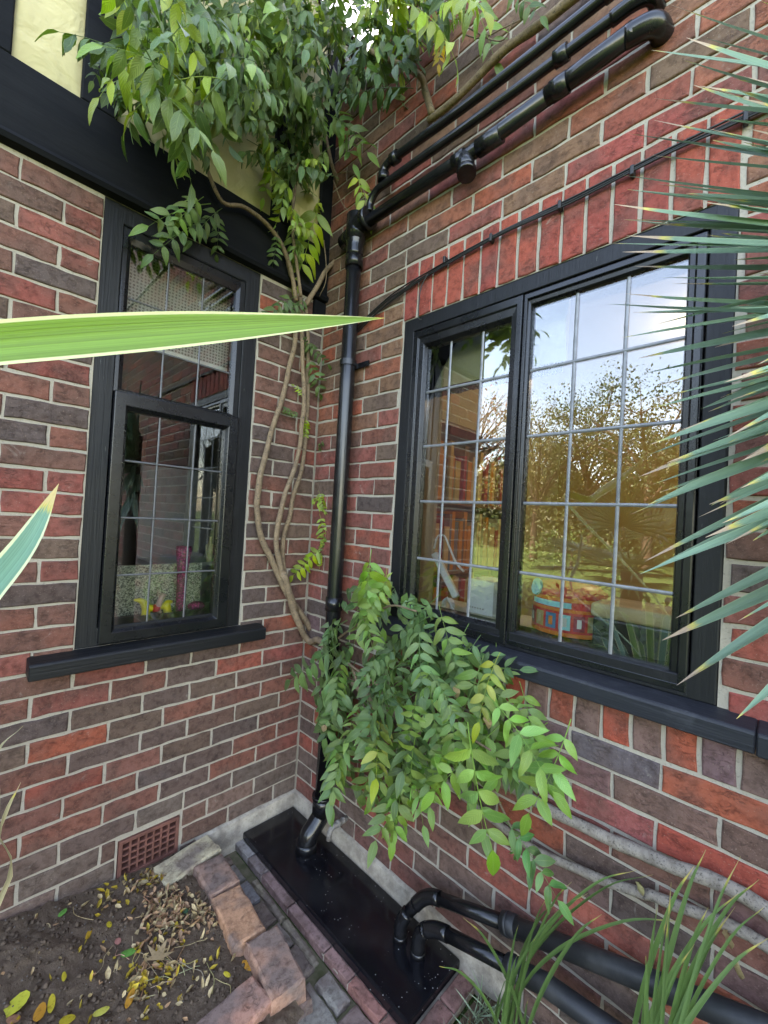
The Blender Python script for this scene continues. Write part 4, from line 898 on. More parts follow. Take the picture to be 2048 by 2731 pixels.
# named sprays: base px, tip px (1659-wide frame), metres off the wall
def spray(b, t, off, col, scale=1.0, bank=None, nz=0.5, out=0.0):
    pb = a9(*b, wall_depth(*b) - off); pt = a9(*t, max(0.4, wall_depth(*t) - off - out)); d = pt - pb
    p = pb; n_ = TOCAM(pb) * 0.8 + V((0, 0, nz)); cleaf(p, d, n_, scale * d.length / 0.27, col, bank or FLAT)
for a in [((455, 440), (300, 450), 0.10, G_MID), ((450, 470), (330, 520), 0.12, G_DARK), ((470, 455), (480, 545), 0.08, G_DARK), ((440, 425), (360, 480), 0.14, G_MID), ((480, 450), (400, 500), 0.1, G_DARK),
          ((640, 640), (560, 670), 0.10, G_DARK), ((650, 650), (590, 690), 0.09, G_DARK), ((660, 640), (620, 690), 0.1, G_DARK), ((655, 735), (712, 790), 0.06, G_DARK), ((660, 770), (710, 840), 0.06, G_DARK), ((650, 720), (690, 770), 0.08, G_DARK),
          ((662, 860), (640, 830), 0.05, G_LIME), ((650, 900), (610, 880), 0.05, G_DARK), ((660, 900), (660, 950), 0.05, G_LIME), ((700, 950), (680, 975), 0.04, G_DARK),
          ((688, 1060), (705, 1100), 0.03, G_LIME), ((670, 1075), (705, 1090), 0.04, G_LIME), ((690, 1110), (712, 1170), 0.03, G_LIME), ((700, 1150), (690, 1200), 0.03, G_MID), ((700, 1175), (625, 1255), 0.05, G_LIME), ((690, 1230), (690, 1190), 0.03, G_LIME),
          ((705, 245), (795, 270), 0.25, G_MID), ((715, 250), (770, 300), 0.25, G_MID), ((700, 240), (700, 300), 0.22, G_MID), ((550, 160), (540, 230), 0.3, G_LIME), ((600, 330), (575, 410), 0.15, G_LIME),
          ((690, 430), (655, 600), 0.12, G_LIME), ((640, 480), (630, 580), 0.1, G_MID), ((600, 500), (595, 570), 0.1, G_DARK), ((270, 180), (265, 230), 0.2, G_DARK), ((245, 100), (205, 160), 0.25, G_DARK), ((300, 60), (380, 75), 0.45, (0.16, 0.34, 0.20)),
          ((950, 60), (955, 130), 0.15, (0.55, 0.36, 0.03)), ((770, 370), (790, 460), 0.12, G_LIME), ((1010, 20), (960, 60), 0.2, G_MID), ((1000, -20), (1080, 40), 0.15, G_MID), ((1100, -20), (1160, 20), 0.12, G_DARK)]:
    spray(*a)
# leafy bush below the wide window
bushp = [(735, 1265), (830, 1245), (930, 1300), (960, 1360), (1050, 1410), (1090, 1470), (1150, 1530), (1210, 1610), (1200, 1680), (1080, 1700), (1010, 1680), (940, 1690), (870, 1760), (800, 1740), (720, 1640), (690, 1560), (700, 1470), (715, 1370)]
def cbush(x, y, r):
    t = (x - 700) / 500 + (y - 1250) / 900 + r.uniform(-.35, .35)
    if y < 1330 and x < 830: return (0.17, 0.32, 0.05) if r.random() < .6 else G_MID
    if r.random() < .10: return (0.34, 0.40, 0.05)
    return G_BLUE if t < 0.55 else (G_MID if t < 0.95 else (0.17, 0.33, 0.06))
scatter(bushp, 74, (0.04, 0.32), 'flat', cbush, (0.72, 1.08), seed=5)
for a in [((735, 1390), (600, 1490), 0.25, G_BLUE), ((750, 1340), (640, 1395), 0.22, G_BLUE), ((735, 1450), (620, 1560), 0.22, G_BLUE), ((760, 1560), (730, 1690), 0.3, G_BLUE), ((720, 1520), (690, 1620), 0.28, G_BLUE),
          ((840, 1290), (745, 1290), 0.14, G_LIME), ((800, 1290), (830, 1245), 0.12, G_LIME), ((930, 1330), (800, 1400), 0.25, G_BLUE), ((860, 1300), (930, 1310), 0.16, G_BLUE), ((880, 1330), (955, 1370), 0.2, G_BLUE),
          ((980, 1450), (1095, 1405), 0.16, G_BLUE), ((960, 1420), (1040, 1385), 0.14, G_BLUE), ((1030, 1450), (1100, 1440), 0.12, G_MID),
          ((1010, 1560), (1050, 1905), 0.42, (0.19, 0.37, 0.06)), ((1080, 1760), (1235, 1935), 0.22, (0.10, 0.27, 0.075)), ((1050, 1500), (1230, 1660), 0.34, (0.17, 0.33, 0.06)), ((1010, 1470), (1140, 1510), 0.26, G_MID), ((1090, 1560), (1200, 1700), 0.28, (0.15, 0.31, 0.06)),
          ((900, 1580), (860, 1760), 0.34, (0.20, 0.36, 0.06)), ((960, 1600), (940, 1730), 0.3, (0.18, 0.33, 0.06)), ((820, 1560), (790, 1760), 0.34, G_MID), ((870, 1640), (865, 1810), 0.2, G_DARK), ((840, 1500), (740, 1600), 0.42, G_BLUE), ((900, 1500), (880, 1640), 0.45, G_MID), ((960, 1500), (1010, 1640), 0.42, G_MID), ((870, 1430), (760, 1500), 0.4, G_BLUE), ((930, 1450), (1000, 1560), 0.42, G_BLUE), ((1070, 1650), (1190, 1690), 0.25, (0.13, 0.28, 0.06)), ((1110, 1780), (1120, 1860), 0.12, G_DARK)]:
    spray(*a)
for pts in ([(690, 1390), (760, 1440), (850, 1500), (960, 1560), (1060, 1620)], [(700, 1400), (770, 1350), (840, 1310), (900, 1320)], [(760, 1440), (800, 1560), (830, 1650)], [(900, 1510), (1000, 1500), (1060, 1500)], [(1000, 1590), (1060, 1700), (1110, 1800)]):
    stem([a9(x, y, wall_depth(x, y) - 0.05 - 0.05 * i) for i, (x, y) in enumerate(pts)], 0.006, 0.003, n=5, seg=7, nm='twig')
for (x, y), col in (((1592, 2075), (0.55, 0.42, 0.22)), ((1380, 1905), (0.50, 0.44, 0.22)), ((1570, 2010), (0.5, 0.36, 0.2)), ((1052, 1545), (0.55, 0.38, 0.22)), ((985, 1480), (0.5, 0.36, 0.2)), ((700, 1565), (0.5, 0.36, 0.22)), ((880, 1625), (0.5, 0.34, 0.18))):
    mb = MB(); p = a9(x, y, wall_depth(x, y) - (0.05 if x > 1300 else 0.3)); leaflet(mb, orient(p, V((.1, .15, -1)), TOCAM(p) + V((.2, .3, .1))), .06, .026, .5, -.5, 5, .12, lr, 1); mb.rn = [(1, 1, 1)] * len(mb.v)
    o = link('dry_leaf', mb.mesh('dry_leaf', True, True, False), 'dry_leaf', wist); o.color = (*col, 1)
# deep fill of single leaves so that the masses close up behind the sprays
mb = MB(); fr_ = random.Random(5)
for poly, n, off, nm in (([(240, -80), (1010, -90), (960, 60), (820, 170), (660, 190), (560, 230), (400, 190), (280, 130)], 1500, (0.03, 0.35), 'h'), ([(560, 200), (700, 170), (690, 330), (620, 400)], 150, (0.03, 0.2), 'h'), (bushp, 240, (0.02, 0.16), 'f')):
    for _ in range(n):
        x, y = region(poly, fr_); p = a9(x, y, wall_depth(x, y) - fr_.uniform(*off))
        if p.x > -0.015 or p.y > -0.015: continue
        d = V((fr_.uniform(-1, .3), fr_.uniform(-1, .3), -fr_.uniform(.2, 1.4)))
        leaflet(mb, orient(p, d, TOCAM(p) + V((fr_.uniform(-1, 1), fr_.uniform(-1, 1), .8))), fr_.uniform(.05, .085), fr_.uniform(.022, .034), .3, .2, 3, 0, fr_)
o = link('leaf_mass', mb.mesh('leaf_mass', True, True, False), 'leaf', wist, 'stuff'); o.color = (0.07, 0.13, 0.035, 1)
print('compound leaves', sum(1 for q in wist.children if q.name.startswith('compound')))

# ------------------------------------------------------------------ strap leaved plants
def blade(pts, width, nrm, rows=12, fold=0.25, prof=None, r=rnd, twist=0.0):
    mb = MB(); mb.cur = (r.random(), r.random(), r.random()); q = spline(pts, max(2, rows // (len(pts) - 1))); n = len(q); prev = None
    prof = prof or (lambda t: min(1, 0.35 + t * 2.2) * (1 - t ** 2.2) ** 0.8 if t < 1 else 0)
    for k, p in enumerate(q):
        t = k / (n - 1); tg = (q[min(k + 1, n - 1)] - q[max(k - 1, 0)]).normalized(); nn = Matrix.Rotation(twist * t, 3, tg) @ V(nrm); nn = (nn - tg * nn.dot(tg)).normalized(); s_ = tg.cross(nn); w = max(width * 0.5 * prof(t), 0.0003)
        row = [mb.vert(p + s_ * w * a + nn * fold * w * (abs(a) - 0.4)) for a in (-1, -0.5, 0, 0.5, 1)]; uv = [(u, t) for u in (0, .25, .5, .75, 1)]
        if prev:
            for a in range(4): mb.face((prev[0][a], prev[0][a + 1], row[a + 1], row[a]), (prev[1][a], prev[1][a + 1], uv[a + 1], uv[a]))
        prev = (row, uv)
    return mb
# yucca crowding in from the right
YC = a9(2330, 700, 0.55); yu = thing('yucca', 'spiky blue green yucca with browned leaf tips at the right edge', 'yucca', (YC.x, YC.y, GZ))
mb = MB(); mb.tube(spline([(YC.x - .02, YC.y, GZ - 0.02), (YC.x, YC.y + .02, 0.5), (YC.x, YC.y, 1.0), (YC.x, YC.y, YC.z + 0.25)], 5), [0.06 - 0.0012 * k for k in range(16)], 12, True, 0.1); part('trunk', mb, 'bark_dark', yu, smooth=True)
yr = random.Random(31)
f1 = lambda L, ox, oy, sc: [((ox + x / sc) / S9, (oy + y / sc) / S9) for x, y in L]
tips = f1([(860, 35), (1000, 305), (715, 405), (975, 485), (1375, 630), (1050, 685), (740, 795), (735, 970), (540, 1080), (775, 1105), (725, 1255), (485, 1415), (765, 1485), (525, 1530), (1000, 1560), (415, 1650), (500, 1770), (645, 1805), (1600, 10)], 1500, 0, 3.027)
tips += f1([(845, 65), (240, 315), (260, 475), (115, 550), (220, 635), (340, 775), (615, 885), (705, 945), (250, 1045), (80, 1145), (310, 1230), (400, 1235), (560, 1345), (205, 1480), (375, 1680), (425, 1830), (560, 1950), (630, 2055), (480, 2180)], 1600, 500, 3.6875)
tips += [(1405, 960), (1395, 985), (1420, 1010), (1380, 1030), (1405, 1048), (1430, 1062), (1400, 1090), (1360, 1112), (1440, 1000), (1470, 930)] + f1([(310, 835), (285, 995), (225, 1065), (-60, 1300), (20, 1315), (-90, 1370), (105, 1605), (30, 1725), (440, 1620), (110, 1965), (430, 2145)], 1750, 850, 2.01)
tips += [(yr.uniform(1510, 1650), yr.uniform(60, 1180)) for _ in range(42)] + [(yr.uniform(1540, 1660), yr.uniform(700, 1150)) for _ in range(12)]
for i, (x, y) in enumerate(tips):
    dep = yr.uniform(0.60, 0.80) if x < 1560 else yr.uniform(0.55, 0.68); tip = a9(x, y, dep)
    if tip.x > -0.05: tip = a9(x, y, dep * 0.85)
    b = YC + V((yr.uniform(-.03, .03), yr.uniform(-.03, .03), -(165 + (y - 10) * .6224 - 700) * S9 * .55 / FPX + yr.uniform(-.02, .02))); d = tip - b; sag = V((0, 0, -0.03 if y > 700 else 0.035)) * yr.uniform(.3, 1.3)
    mid = b + d * 0.5 - sag; w = yr.uniform(.022, .031)
    mb = blade([b, b + d * 0.22 - sag * 0.7, mid, b + d * 0.8 - sag * 0.5, tip], w, TOCAM(mid) * 0.7 + V((0, 0, 1)), 16, yr.uniform(.25, .5), (lambda t: (0.75 + 0.5 * t if t < 0.5 else 1.0 - ((t - 0.5) / 0.5) ** 1.45 * 0.98)), yr, yr.uniform(-.5, .5))
    part('leaf', mb, 'yucca_leaf', yu, smooth=True, rndattr=True, fix=False)
for i in range(60):        # the rest of the crown, away from the wall
    th, ph = yr.uniform(-2.4, 0.9), yr.uniform(-0.6, 1.3); d = V((-abs(cos(th)) * cos(ph) * 0.9 + 0.12, sin(th) * cos(ph), sin(ph))) * yr.uniform(.38, .52); b = YC + V((0, 0, yr.uniform(-.12, .05)))
    e = b + d
    pe = proj(e); pm = proj(b + d * 0.6)
    if e.x > -0.05 or (pe and pe[0] < 2020) or (pm and pm[0] < 2040): continue
    mb = blade([b, b + d * 0.5 + V((0, 0, .02)), e], 0.021, V((0, 0, 1)) + TOCAM(e) * .5, 10, .4, None, yr); part('leaf', mb, 'yucca_leaf', yu, smooth=True, rndattr=True, fix=False)

# New Zealand flax on the left, beside the camera
fx = thing('flax_plant', 'variegated flax with long cream edged strap leaves reaching in from the left', 'flax', (-1.95, -1.15, -0.06))
flb = V((-1.95, -1.15, -0.05))
def long_taper(k): return lambda t: (min(1.0, 0.55 + 0.9 * t) * (1.0 if t < k else max(0, 1 - ((t - k) / (1 - k)) ** 1.6)))
P0 = [flb, V((-2.0, -1.25, 0.75)), a9(-560, 800, 0.60), a9(-250, 772, 0.58), a9(0, 742, 0.60), a9(350, 716, 0.63), a9(600, 701, 0.66), a9(832, 687, 0.70)]
mb = blade(P0, 0.062, TOCAM(a9(300, 700, .6)) * 1.0 + V((0, 0, 0.35)), 56, 0.22, long_taper(0.62)); part('leaf', mb, 'flax_leaf', fx, smooth=True, rndattr=True, fix=False)['label'] = 'long cream edged leaf crossing the picture'
P1 = [flb + V((.05, .05, 0)), V((-1.85, -1.1, 0.55)), a9(-260, 1650, 0.62), a9(-60, 1330, 0.66), a9(60, 1170, 0.68), a9(127, 1045, 0.70)]
mb = blade(P1, 0.045, TOCAM(a9(50, 1200, .6)) + V((-.5, .1, .1)), 40, 0.3, long_taper(0.70)); part('leaf', mb, 'flax_leaf_blue', fx, smooth=True, rndattr=True, fix=False)
for a in ([(-120, 1950, .75), (-20, 1650, .8), (50, 1568, .82)], [(-90, 2100, .75), (0, 1790, .78), (45, 1690, .8)]):
    mb = blade([flb] + [a9(*q) for q in a], 0.011, TOCAM(flb) + V((0, 0, .3)), 20, .3, long_taper(.4)); part('leaf', mb, 'flax_dry', fx, smooth=True, rndattr=True, fix=False)
gr = random.Random(8)
for i in range(22):
    th = gr.uniform(1.7, 5.2); L = gr.uniform(.8, 1.4); up = gr.uniform(.5, 1.1); o_ = V((cos(th), sin(th), 0)); b = flb + o_ * 0.04
    mb = blade([b, b + o_ * L * .15 + V((0, 0, up * .55)), b + o_ * L * .4 + V((0, 0, up)), b + o_ * L * .75 + V((0, 0, up * .95))], .05, o_ + V((0, 0, 1)), 15, .25, long_taper(.5), gr); part('leaf', mb, 'flax_leaf' if i % 2 else 'flax_leaf_blue', fx, smooth=True, rndattr=True, fix=False)

# iris-like grass clumps under the wide window
def clump(label, base, blades, wid, seed):
    t_ = thing('grass_clump', label, 'grass', base, 'grass clumps under the window'); r = random.Random(seed)
    for pts in blades + [[(p[-1][0] + r.uniform(-70, 70), p[-1][1] + r.uniform(-30, 130), p[-1][2] - r.uniform(-.02, .05))] for p in blades[::3]]:
        tip = a9(*pts[-1]); b = V(base) + V((r.uniform(-.045, .045), r.uniform(-.05, .05), 0)); L = (tip - b).length
        lean = (tip - b); lean.z = 0; mid = b.lerp(tip, .5) + V((0, 0, L * r.uniform(.10, .16))) - lean * .16
        q1 = b.lerp(mid, .5) + V((0, 0, L * .05)) - lean * .07; q3 = mid.lerp(tip, .55) + V((0, 0, L * .045))
        for q_ in (b, q1, mid, q3, tip): q_.x = min(q_.x, -0.03)
        mb = blade([b, q1, mid, q3, tip], wid * r.uniform(.75, 1.2), TOCAM(mid) * .8 + V((0, 0, .6)), 20, .35, long_taper(.45), r, r.uniform(-.5, .5)); part('blade', mb, 'grass_blade', t_, smooth=True, rndattr=True, fix=False)
g1 = [[(1400, 2190, 1.0), (1250, 2070, 1.02), (1000, 1982, 1.05)], [(1390, 2150, 1.02), (1260, 2000, 1.02), (1120, 1998, 1.05)], [(1400, 2160, 1.0), (1290, 2050, 1.0), (1180, 1940, 1.05)], [(1420, 2150, 1.0), (1330, 2020, 1.0), (1235, 1905, 1.05)],
      [(1430, 2120, .98), (1400, 1990, .98), (1375, 1880, 1.0)], [(1440, 2100, .98), (1425, 1980, .98), (1410, 1890, 1.0)], [(1360, 2180, 1.0), (1210, 2110, 1.0), (1120, 2060, 1.0)], [(1380, 2180, 1.0), (1280, 2110, 1.0), (1160, 2020, 1.02)], [(1410, 2170, 1.0), (1360, 2060, 1.0), (1300, 1975, 1.02)], [(1330, 2200, 1.0), (1200, 2160, 1.0), (1100, 2120, 1.0)], [(1450, 2180, .97), (1480, 2080, .97), (1470, 1990, .98)], [(1380, 2140, 1.0), (1290, 1990, 1.0), (1270, 1930, 1.03)]]
clump('arching grass clump whose blades lean left over the black pipes', V((-0.20, -1.28, -0.09)), g1, 0.0085, 1)
g2 = [[(1640, 2100, .9), (1580, 1960, .9), (1525, 1745 + 90, .92)], [(1540, 2100, .88), (1560, 1990, .9), (1600, 1850, .9)], [(1500, 2120, .9), (1470, 2000, .9), (1450, 1905, .92)], [(1520, 2120, .9), (1505, 2010, .9), (1500, 1870, .92)], [(1560, 2150, .88), (1540, 2050, .88), (1530, 1960, .9)], [(1610, 2150, .88), (1600, 2040, .88), (1595, 1930, .9)], [(1480, 2150, .9), (1440, 2060, .9), (1420, 1960, .92)], [(1580, 2120, .87), (1590, 2000, .87), (1640, 1900, .88)], [(1540, 2140, .9), (1490, 2080, .9), (1395, 2065, .9)], [(1640, 2180, .86), (1660, 2050, .86), (1650, 1960, .87)], [(1560, 2100, .88), (1600, 2050, .88), (1500, 2040, .9)]]
clump('upright broad bladed grass clump at the lower right corner', V((-0.19, -1.56, -0.08)), g2, 0.0095, 2)
r_ = random.Random(12); mb = MB()
for _ in range(900):
    x, y = r_.uniform(-.33, -.03), -1.12 - 0.75 * r_.random() ** 1.3; z = GZ + 0.03 + 0.05 * (-1.1 - y); p = V((x, y, z)); d = V((r_.uniform(-1, 1), r_.uniform(-1, 1), r_.uniform(.3, 1.6))).normalized(); L = r_.uniform(.03, .09)
    mb.cur = (r_.random(), r_.random(), r_.random()); s_ = d.orthogonal().normalized() * .0022; a, b, c_, e = mb.vert(p - s_), mb.vert(p + s_), mb.vert(p + d * L * .7 + s_ * .8), mb.vert(p + d * L + V((d.x, d.y, 0)) * .01)
    f_ = mb.vert(p + d * L * .7 - s_ * .8); mb.face((a, b, c_, e, f_), [(.3, 0), (.7, 0), (.7, .7), (.5, .8), (.3, .7)])
o = link('ground_cover', mb.mesh('ground_cover', True, True, False), 'far_leaf', None, 'stuff'); o.color = (0.30, 0.38, 0.26, 1); o['label'] = 'silvery green low foliage at the foot of the wall'; o['category'] = 'ground cover'

# ------------------------------------------------------------------ fallen leaves
def flat_leaf(outline, seed, curl=0.3):
    r = random.Random(seed); mb = MB(); mb.cur = (1, 1, 1); c = mb.vert((0, 0, 0.002)); ids = []
    for x, y in outline: ids.append(mb.vert((x, y, curl * (x * x + y * y) * 14 * r.uniform(.3, 1.2))))
    for i in range(len(ids)): mb.face((c, ids[i], ids[(i + 1) % len(ids)]))
    return mb
def oval(L, W, n=12): return [(W / 2 * sin(2 * pi * k / n), L / 2 * cos(2 * pi * k / n)) for k in range(n)]
def star(R): return [((R if k % 2 == 0 else R * .42) * sin(2 * pi * k / 10) * (1.15 if k in (0, 2, 8) else .8), (R if k % 2 == 0 else R * .42) * cos(2 * pi * k / 10)) for k in range(10)]
YEL, ORG, TAN, GRN, RUS = (0.55, 0.42, 0.03), (0.60, 0.27, 0.03), (0.66, 0.47, 0.25), (0.10, 0.30, 0.05), (0.42, 0.20, 0.11)
c5 = lambda x, y: (x / 2.37, 2200 + y / 2.37)
for i, (px, ol, col, lab, rz) in enumerate([
    (c5(1000, 830), star(.048), TAN, 'large pale tan star shaped leaf lying on the soil', .5), (c5(100, 1140), oval(.045, .062), (0.50, 0.48, 0.04), 'round yellow leaf at the lower left of the soil', .2),
    (c5(810, 810), oval(.042, .026), GRN, 'small bright green leaf beside the tan star shaped leaf', 1.1), (c5(395, 555), oval(.03, .016), GRN, 'green leaf scrap close to the foot of the wall', -1.0), (c5(1170, 540), oval(.034, .016), (0.03, 0.10, 0.05), 'dark green leaf beside the heap of dry brown leaves', .1),
    (c5(820, 1100), oval(.05, .02), ORG, 'orange curled leaf below the tan star shaped leaf', -.6), (c5(250, 1190), oval(.05, .026), ORG, 'orange yellow leaf right of the round yellow leaf', -.4), (c5(325, 1130), oval(.05, .018), YEL, 'narrow bright yellow leaf standing beside the orange one', -.2),
    (c5(560, 690), oval(.045, .014), (0.60, 0.34, 0.03), 'thin golden leaf alone in the middle of the soil', -.5), (c5(1565, 890), oval(.045, .022), ORG, 'golden leaf wedged at the edging corner', .3), (c5(405, 960), oval(.035, .012), YEL, 'thin yellow leaf in the left of the soil', -.1), (c5(690, 630), oval(.024, .016), YEL, 'small yellow leaf above the golden thin leaf', 0),
    (c5(640, 1180), oval(.04, .018), (0.45, 0.40, 0.06), 'olive yellow leaf at the bottom middle of the soil', 1.2), (c5(745, 735), oval(.022, .018), (0.45, 0.18, 0.14), 'tiny pink leaf near the small green leaf', 0), (c5(425, 1235), oval(.04, .03), YEL, 'crumpled yellow leaf at the bottom edge left of centre', .7), (c5(1435, 945), oval(.026, .012), YEL, 'small yellow leaf near the edging corner', .4), (c5(85, 1230), oval(.04, .026), RUS, 'pinkish brown leaf under the round yellow leaf', .4)]):
    p = onp(*px, 2, 0.0)
    for _ in range(3): p = onp(*px, 2, soil_z(p.x, p.y) + (0.022 if i == 0 else 0.008))
    o = link('fallen_leaf', flat_leaf(ol, i, .5).mesh('fallen_leaf', True, True, False), 'dry_leaf'); o.location = p; o.rotation_euler = (0.25 * sin(i * 3.1), 0.25 * cos(i * 2.3), rz); o.color = (*col, 1); tag(o, lab, 'leaf', 'fallen leaves on the soil')
r_ = random.Random(77); mb = MB()
def litter(cx, cy, sx, sy, n, cols, zf=None, sc=1.0):
    for _ in range(n):
        x, y = r_.gauss(cx, sx), r_.gauss(cy, sy)
        if zf is None and not (-1.6 < x < -0.555 and -0.64 < y < -0.012): continue
        z = (zf if zf is not None else soil_z(x, y)) + r_.uniform(.002, .016); c = r_.choice(cols); f = r_.uniform(.6, 1.25); mb.cur = tuple(q * f for q in c)
        M = Matrix.Translation((x, y, z)) @ Matrix.Rotation(r_.uniform(0, 6.3), 4, 'Z') @ Matrix.Rotation(r_.uniform(-1.1, 1.1), 4, 'X') @ Matrix.Rotation(r_.uniform(-1.1, 1.1), 4, 'Y'); L, W = r_.uniform(.010, .040) * sc, r_.uniform(.005, .017) * sc
        ids = [mb.vert(M @ V(q)) for q in ((0, -L / 2, 0), (W / 2, -L * .1, .004), (W * .35, L * .25, .006), (0, L / 2, 0), (-W * .4, L * .2, .005), (-W / 2, -L * .15, .003))]; k0 = mb.vert(M @ V((0, 0, -.003)))
        for a in range(6): mb.face((k0, ids[a], ids[(a + 1) % 6]))
BR, ST, YE = (0.58, 0.34, 0.19), (0.62, 0.46, 0.24), (0.66, 0.46, 0.05)
litter(-0.69, -0.235, .032, .06, 170, [BR, ST, BR]); litter(-0.70, -0.30, .05, .05, 60, [ST, BR]); litter(-0.60, -0.33, .02, .05, 50, [BR, ST]); litter(-0.78, -0.40, .05, .05, 70, [ST, YE, BR]); litter(-0.82, -0.46, .04, .05, 50, [YE, ST]); litter(-0.70, -0.08, .05, .03, 60, [ST, YE, BR]); litter(-0.80, -0.06, .05, .03, 26, [ST, YE]); litter(-0.9, -0.3, .25, .2, 90, [ST, BR, YE], sc=.7); litter(-0.68, -0.52, .06, .05, 22, [YE, ST])
litter(-0.2, -1.2, .06, .06, 40, [BR, ST], GZ + .035)
for _ in range(40):
    x, y = r_.gauss(-.71, .09), r_.gauss(-.33, .12); a = r_.uniform(0, 6.3); L = r_.uniform(.05, .13)
    if x > -0.57 or y > -.02: continue
    q = [V((x + cos(a) * L * t + .01 * sin(t * 5 + a), y + sin(a) * L * t, 0)) for t in (0, .33, .66, 1)]
    for v_ in q: v_.z = soil_z(v_.x, v_.y) + .008
    mb.cur = tuple(c * r_.uniform(.7, 1.1) for c in ST); mb.tube(spline(q, 3), .0011, 4, False)
o = link('leaf_litter', mb.mesh('leaf_litter', True, True, False), 'dry_leaf', None, 'stuff'); o.color = (1, 1, 1, 1); o['label'] = 'heap of dry brown leaf litter and stalks on the soil'; o['category'] = 'leaf litter'

# ------------------------------------------------------------------ things indoors, seen through the panes
def on_r(x, y, d): return o9(x, y, 0, d)
SZ = 1.0455
b0, b1 = on_r(1122, 1360, .075), on_r(1278, 1385, .075)
tin = thing('painted_tin', 'red and orange painted tin with blue panels behind the wide window', 'tin', (.16, (b0.y + b1.y) / 2, SZ)); yc = (b0.y + b1.y) / 2; Rr = abs(b1.y - b0.y) / 2
xc = .085 + Rr * .9
def drum(z0, z1, r, nm, mat, a0=0, a1=2 * pi, cap=False, seg=40):
    mb = MB(); ang = [lerp(a0, a1, k / seg) for k in range(seg + (0 if a1 - a0 > 6.2 else 1))]
    mb.loop_skin([[V((xc - r * cos(a) * .9, yc + r * sin(a), z)) for a in ang] for z in (z0, z1)], a1 - a0 > 6.2, cap, cap); return part(nm, mb, mat, tin, smooth=not cap)
tin.scale = (1, 1, 1.28)
drum(SZ + .012, SZ + .105, Rr, 'drum', 'paint_red', cap=True)
for z0, z1, mt in ((.012, .022, 'paint_orange'), (.072, .080, 'paint_orange'), (.098, .107, 'paint_orange')): drum(SZ + z0, SZ + z1, Rr * 1.012, 'band', mt)
for k in range(7):
    a = -1.15 + k * .38; drum(SZ + .028, SZ + .066, Rr * 1.010, 'panel', ['paint_print_gold', 'paint_maroon', 'paint_cyan', 'paint_print_blue'][k % 4], a, a + .30, seg=6); drum(SZ + .036, SZ + .058, Rr * 1.016, 'motif', ['paint_book_cream', 'paint_white_print', 'paint_white_print', 'paint_orange'][k % 4], a + .09, a + .21, seg=4)
drum(SZ + .082, SZ + .096, Rr * 1.010, 'panel', 'paint_cyan', -.4, .9, seg=12)
mb = MB(); mb.loop_skin([[V((xc - r * cos(2 * pi * k / 32) * .9, yc + r * sin(2 * pi * k / 32), SZ + z)) for k in range(32)] for r, z in ((Rr * 1.03, .107), (Rr * 1.03, .118), (Rr * .8, .135), (Rr * .3, .145))], True, True, True); part('cover', mb, 'paint_red', tin, smooth=True)
mb = MB(); mb.ring((xc - Rr * .8, yc + Rr * .62, SZ + .125), (-1, .5, .3), .022, .008, 20); part('medallion', mb, 'paint_cyan', tin)
for s_ in (-1, 1):
    mb = MB(); mb.box(xc - Rr * .4, xc + Rr * .4, yc + s_ * Rr * .5 - .02, yc + s_ * Rr * .5 + .02, SZ, SZ + .013); part('foot', mb, 'paint_book_grey', tin)
b0, b1 = on_r(1270, 1400, .075), on_r(1560, 1400, .075)
bx = thing('wooden_lidded_box', 'black box with pale wooden lid on the inner sill of the wide window', 'box', (.2, (b0.y + b1.y) / 2, SZ))
bx.scale = (1, 1, 1.2)
mb = MB(); mb.box(.085, .25, b0.y - .24, b0.y - .006, SZ, SZ + .082); part('body', mb, 'box_black', bx, bevel=.006, seg=2)
mb = MB(); mb.box(.075, .26, b0.y - .245, b0.y, SZ + .083, SZ + .118); part('lid', mb, 'wood_pale', bx, bevel=.010, seg=3)
p = on_r(1030, 1330, .20); wb = thing('white_carton', 'white carton with grey end standing on the inner sill', 'carton', (.25, p.y, SZ))
mb = MB(); mb.box(.19, .33, p.y - .125, p.y + .045, SZ, SZ + .135); part('carton', mb, 'white_board', wb, bevel=.003)
mb = MB(); mb.box(.1885, .3315, p.y - .127, p.y - .0735, SZ + .001, SZ + .137); part('end_flap', mb, 'grey_board', wb, bevel=.002)
mb = MB()
for k in range(6): mb.box(.1870, .1884, p.y + .03 - k * .012, p.y + .024 - k * .012, SZ + .02, SZ + .026)
part('printed_marks', mb, 'grey_board', wb)
a, b = on_r(938, 1195, .16), on_r(985, 1290, .16); ps = thing('power_strip', 'white power strip leaning in the window with its coiled flex', 'power strip', (a.x, b.y, SZ))
M = orient((a + b) / 2, b - a, (-1, -.3, .1)); mb = MB(); mb.box(-.014, .014, -(b - a).length / 2, (b - a).length / 2, -.018, .008, M); part('strip', mb, 'white_plastic', ps, bevel=.004, seg=2)
mb = MB(); q = [on_r(x, y, .15) for x, y in ((938, 1185), (945, 1160), (960, 1158), (972, 1185), (985, 1215), (1002, 1235))]; mb.tube(spline(q, 6), .0045, 10)
for k in range(3):
    c_ = on_r(965 + k * 3, 1308, .17 + .01 * k); mb.tube([c_ + V((0, .022 * cos(t * pi / 8), .028 * sin(t * pi / 8))) for t in range(17)], .0045, 10)
q = [on_r(x, y, .16) for x, y in ((965, 1290), (985, 1325), (1003, 1338))]; mb.tube(spline(q, 5), .0045, 8); part('flex', mb, 'white_plastic', ps, smooth=True)
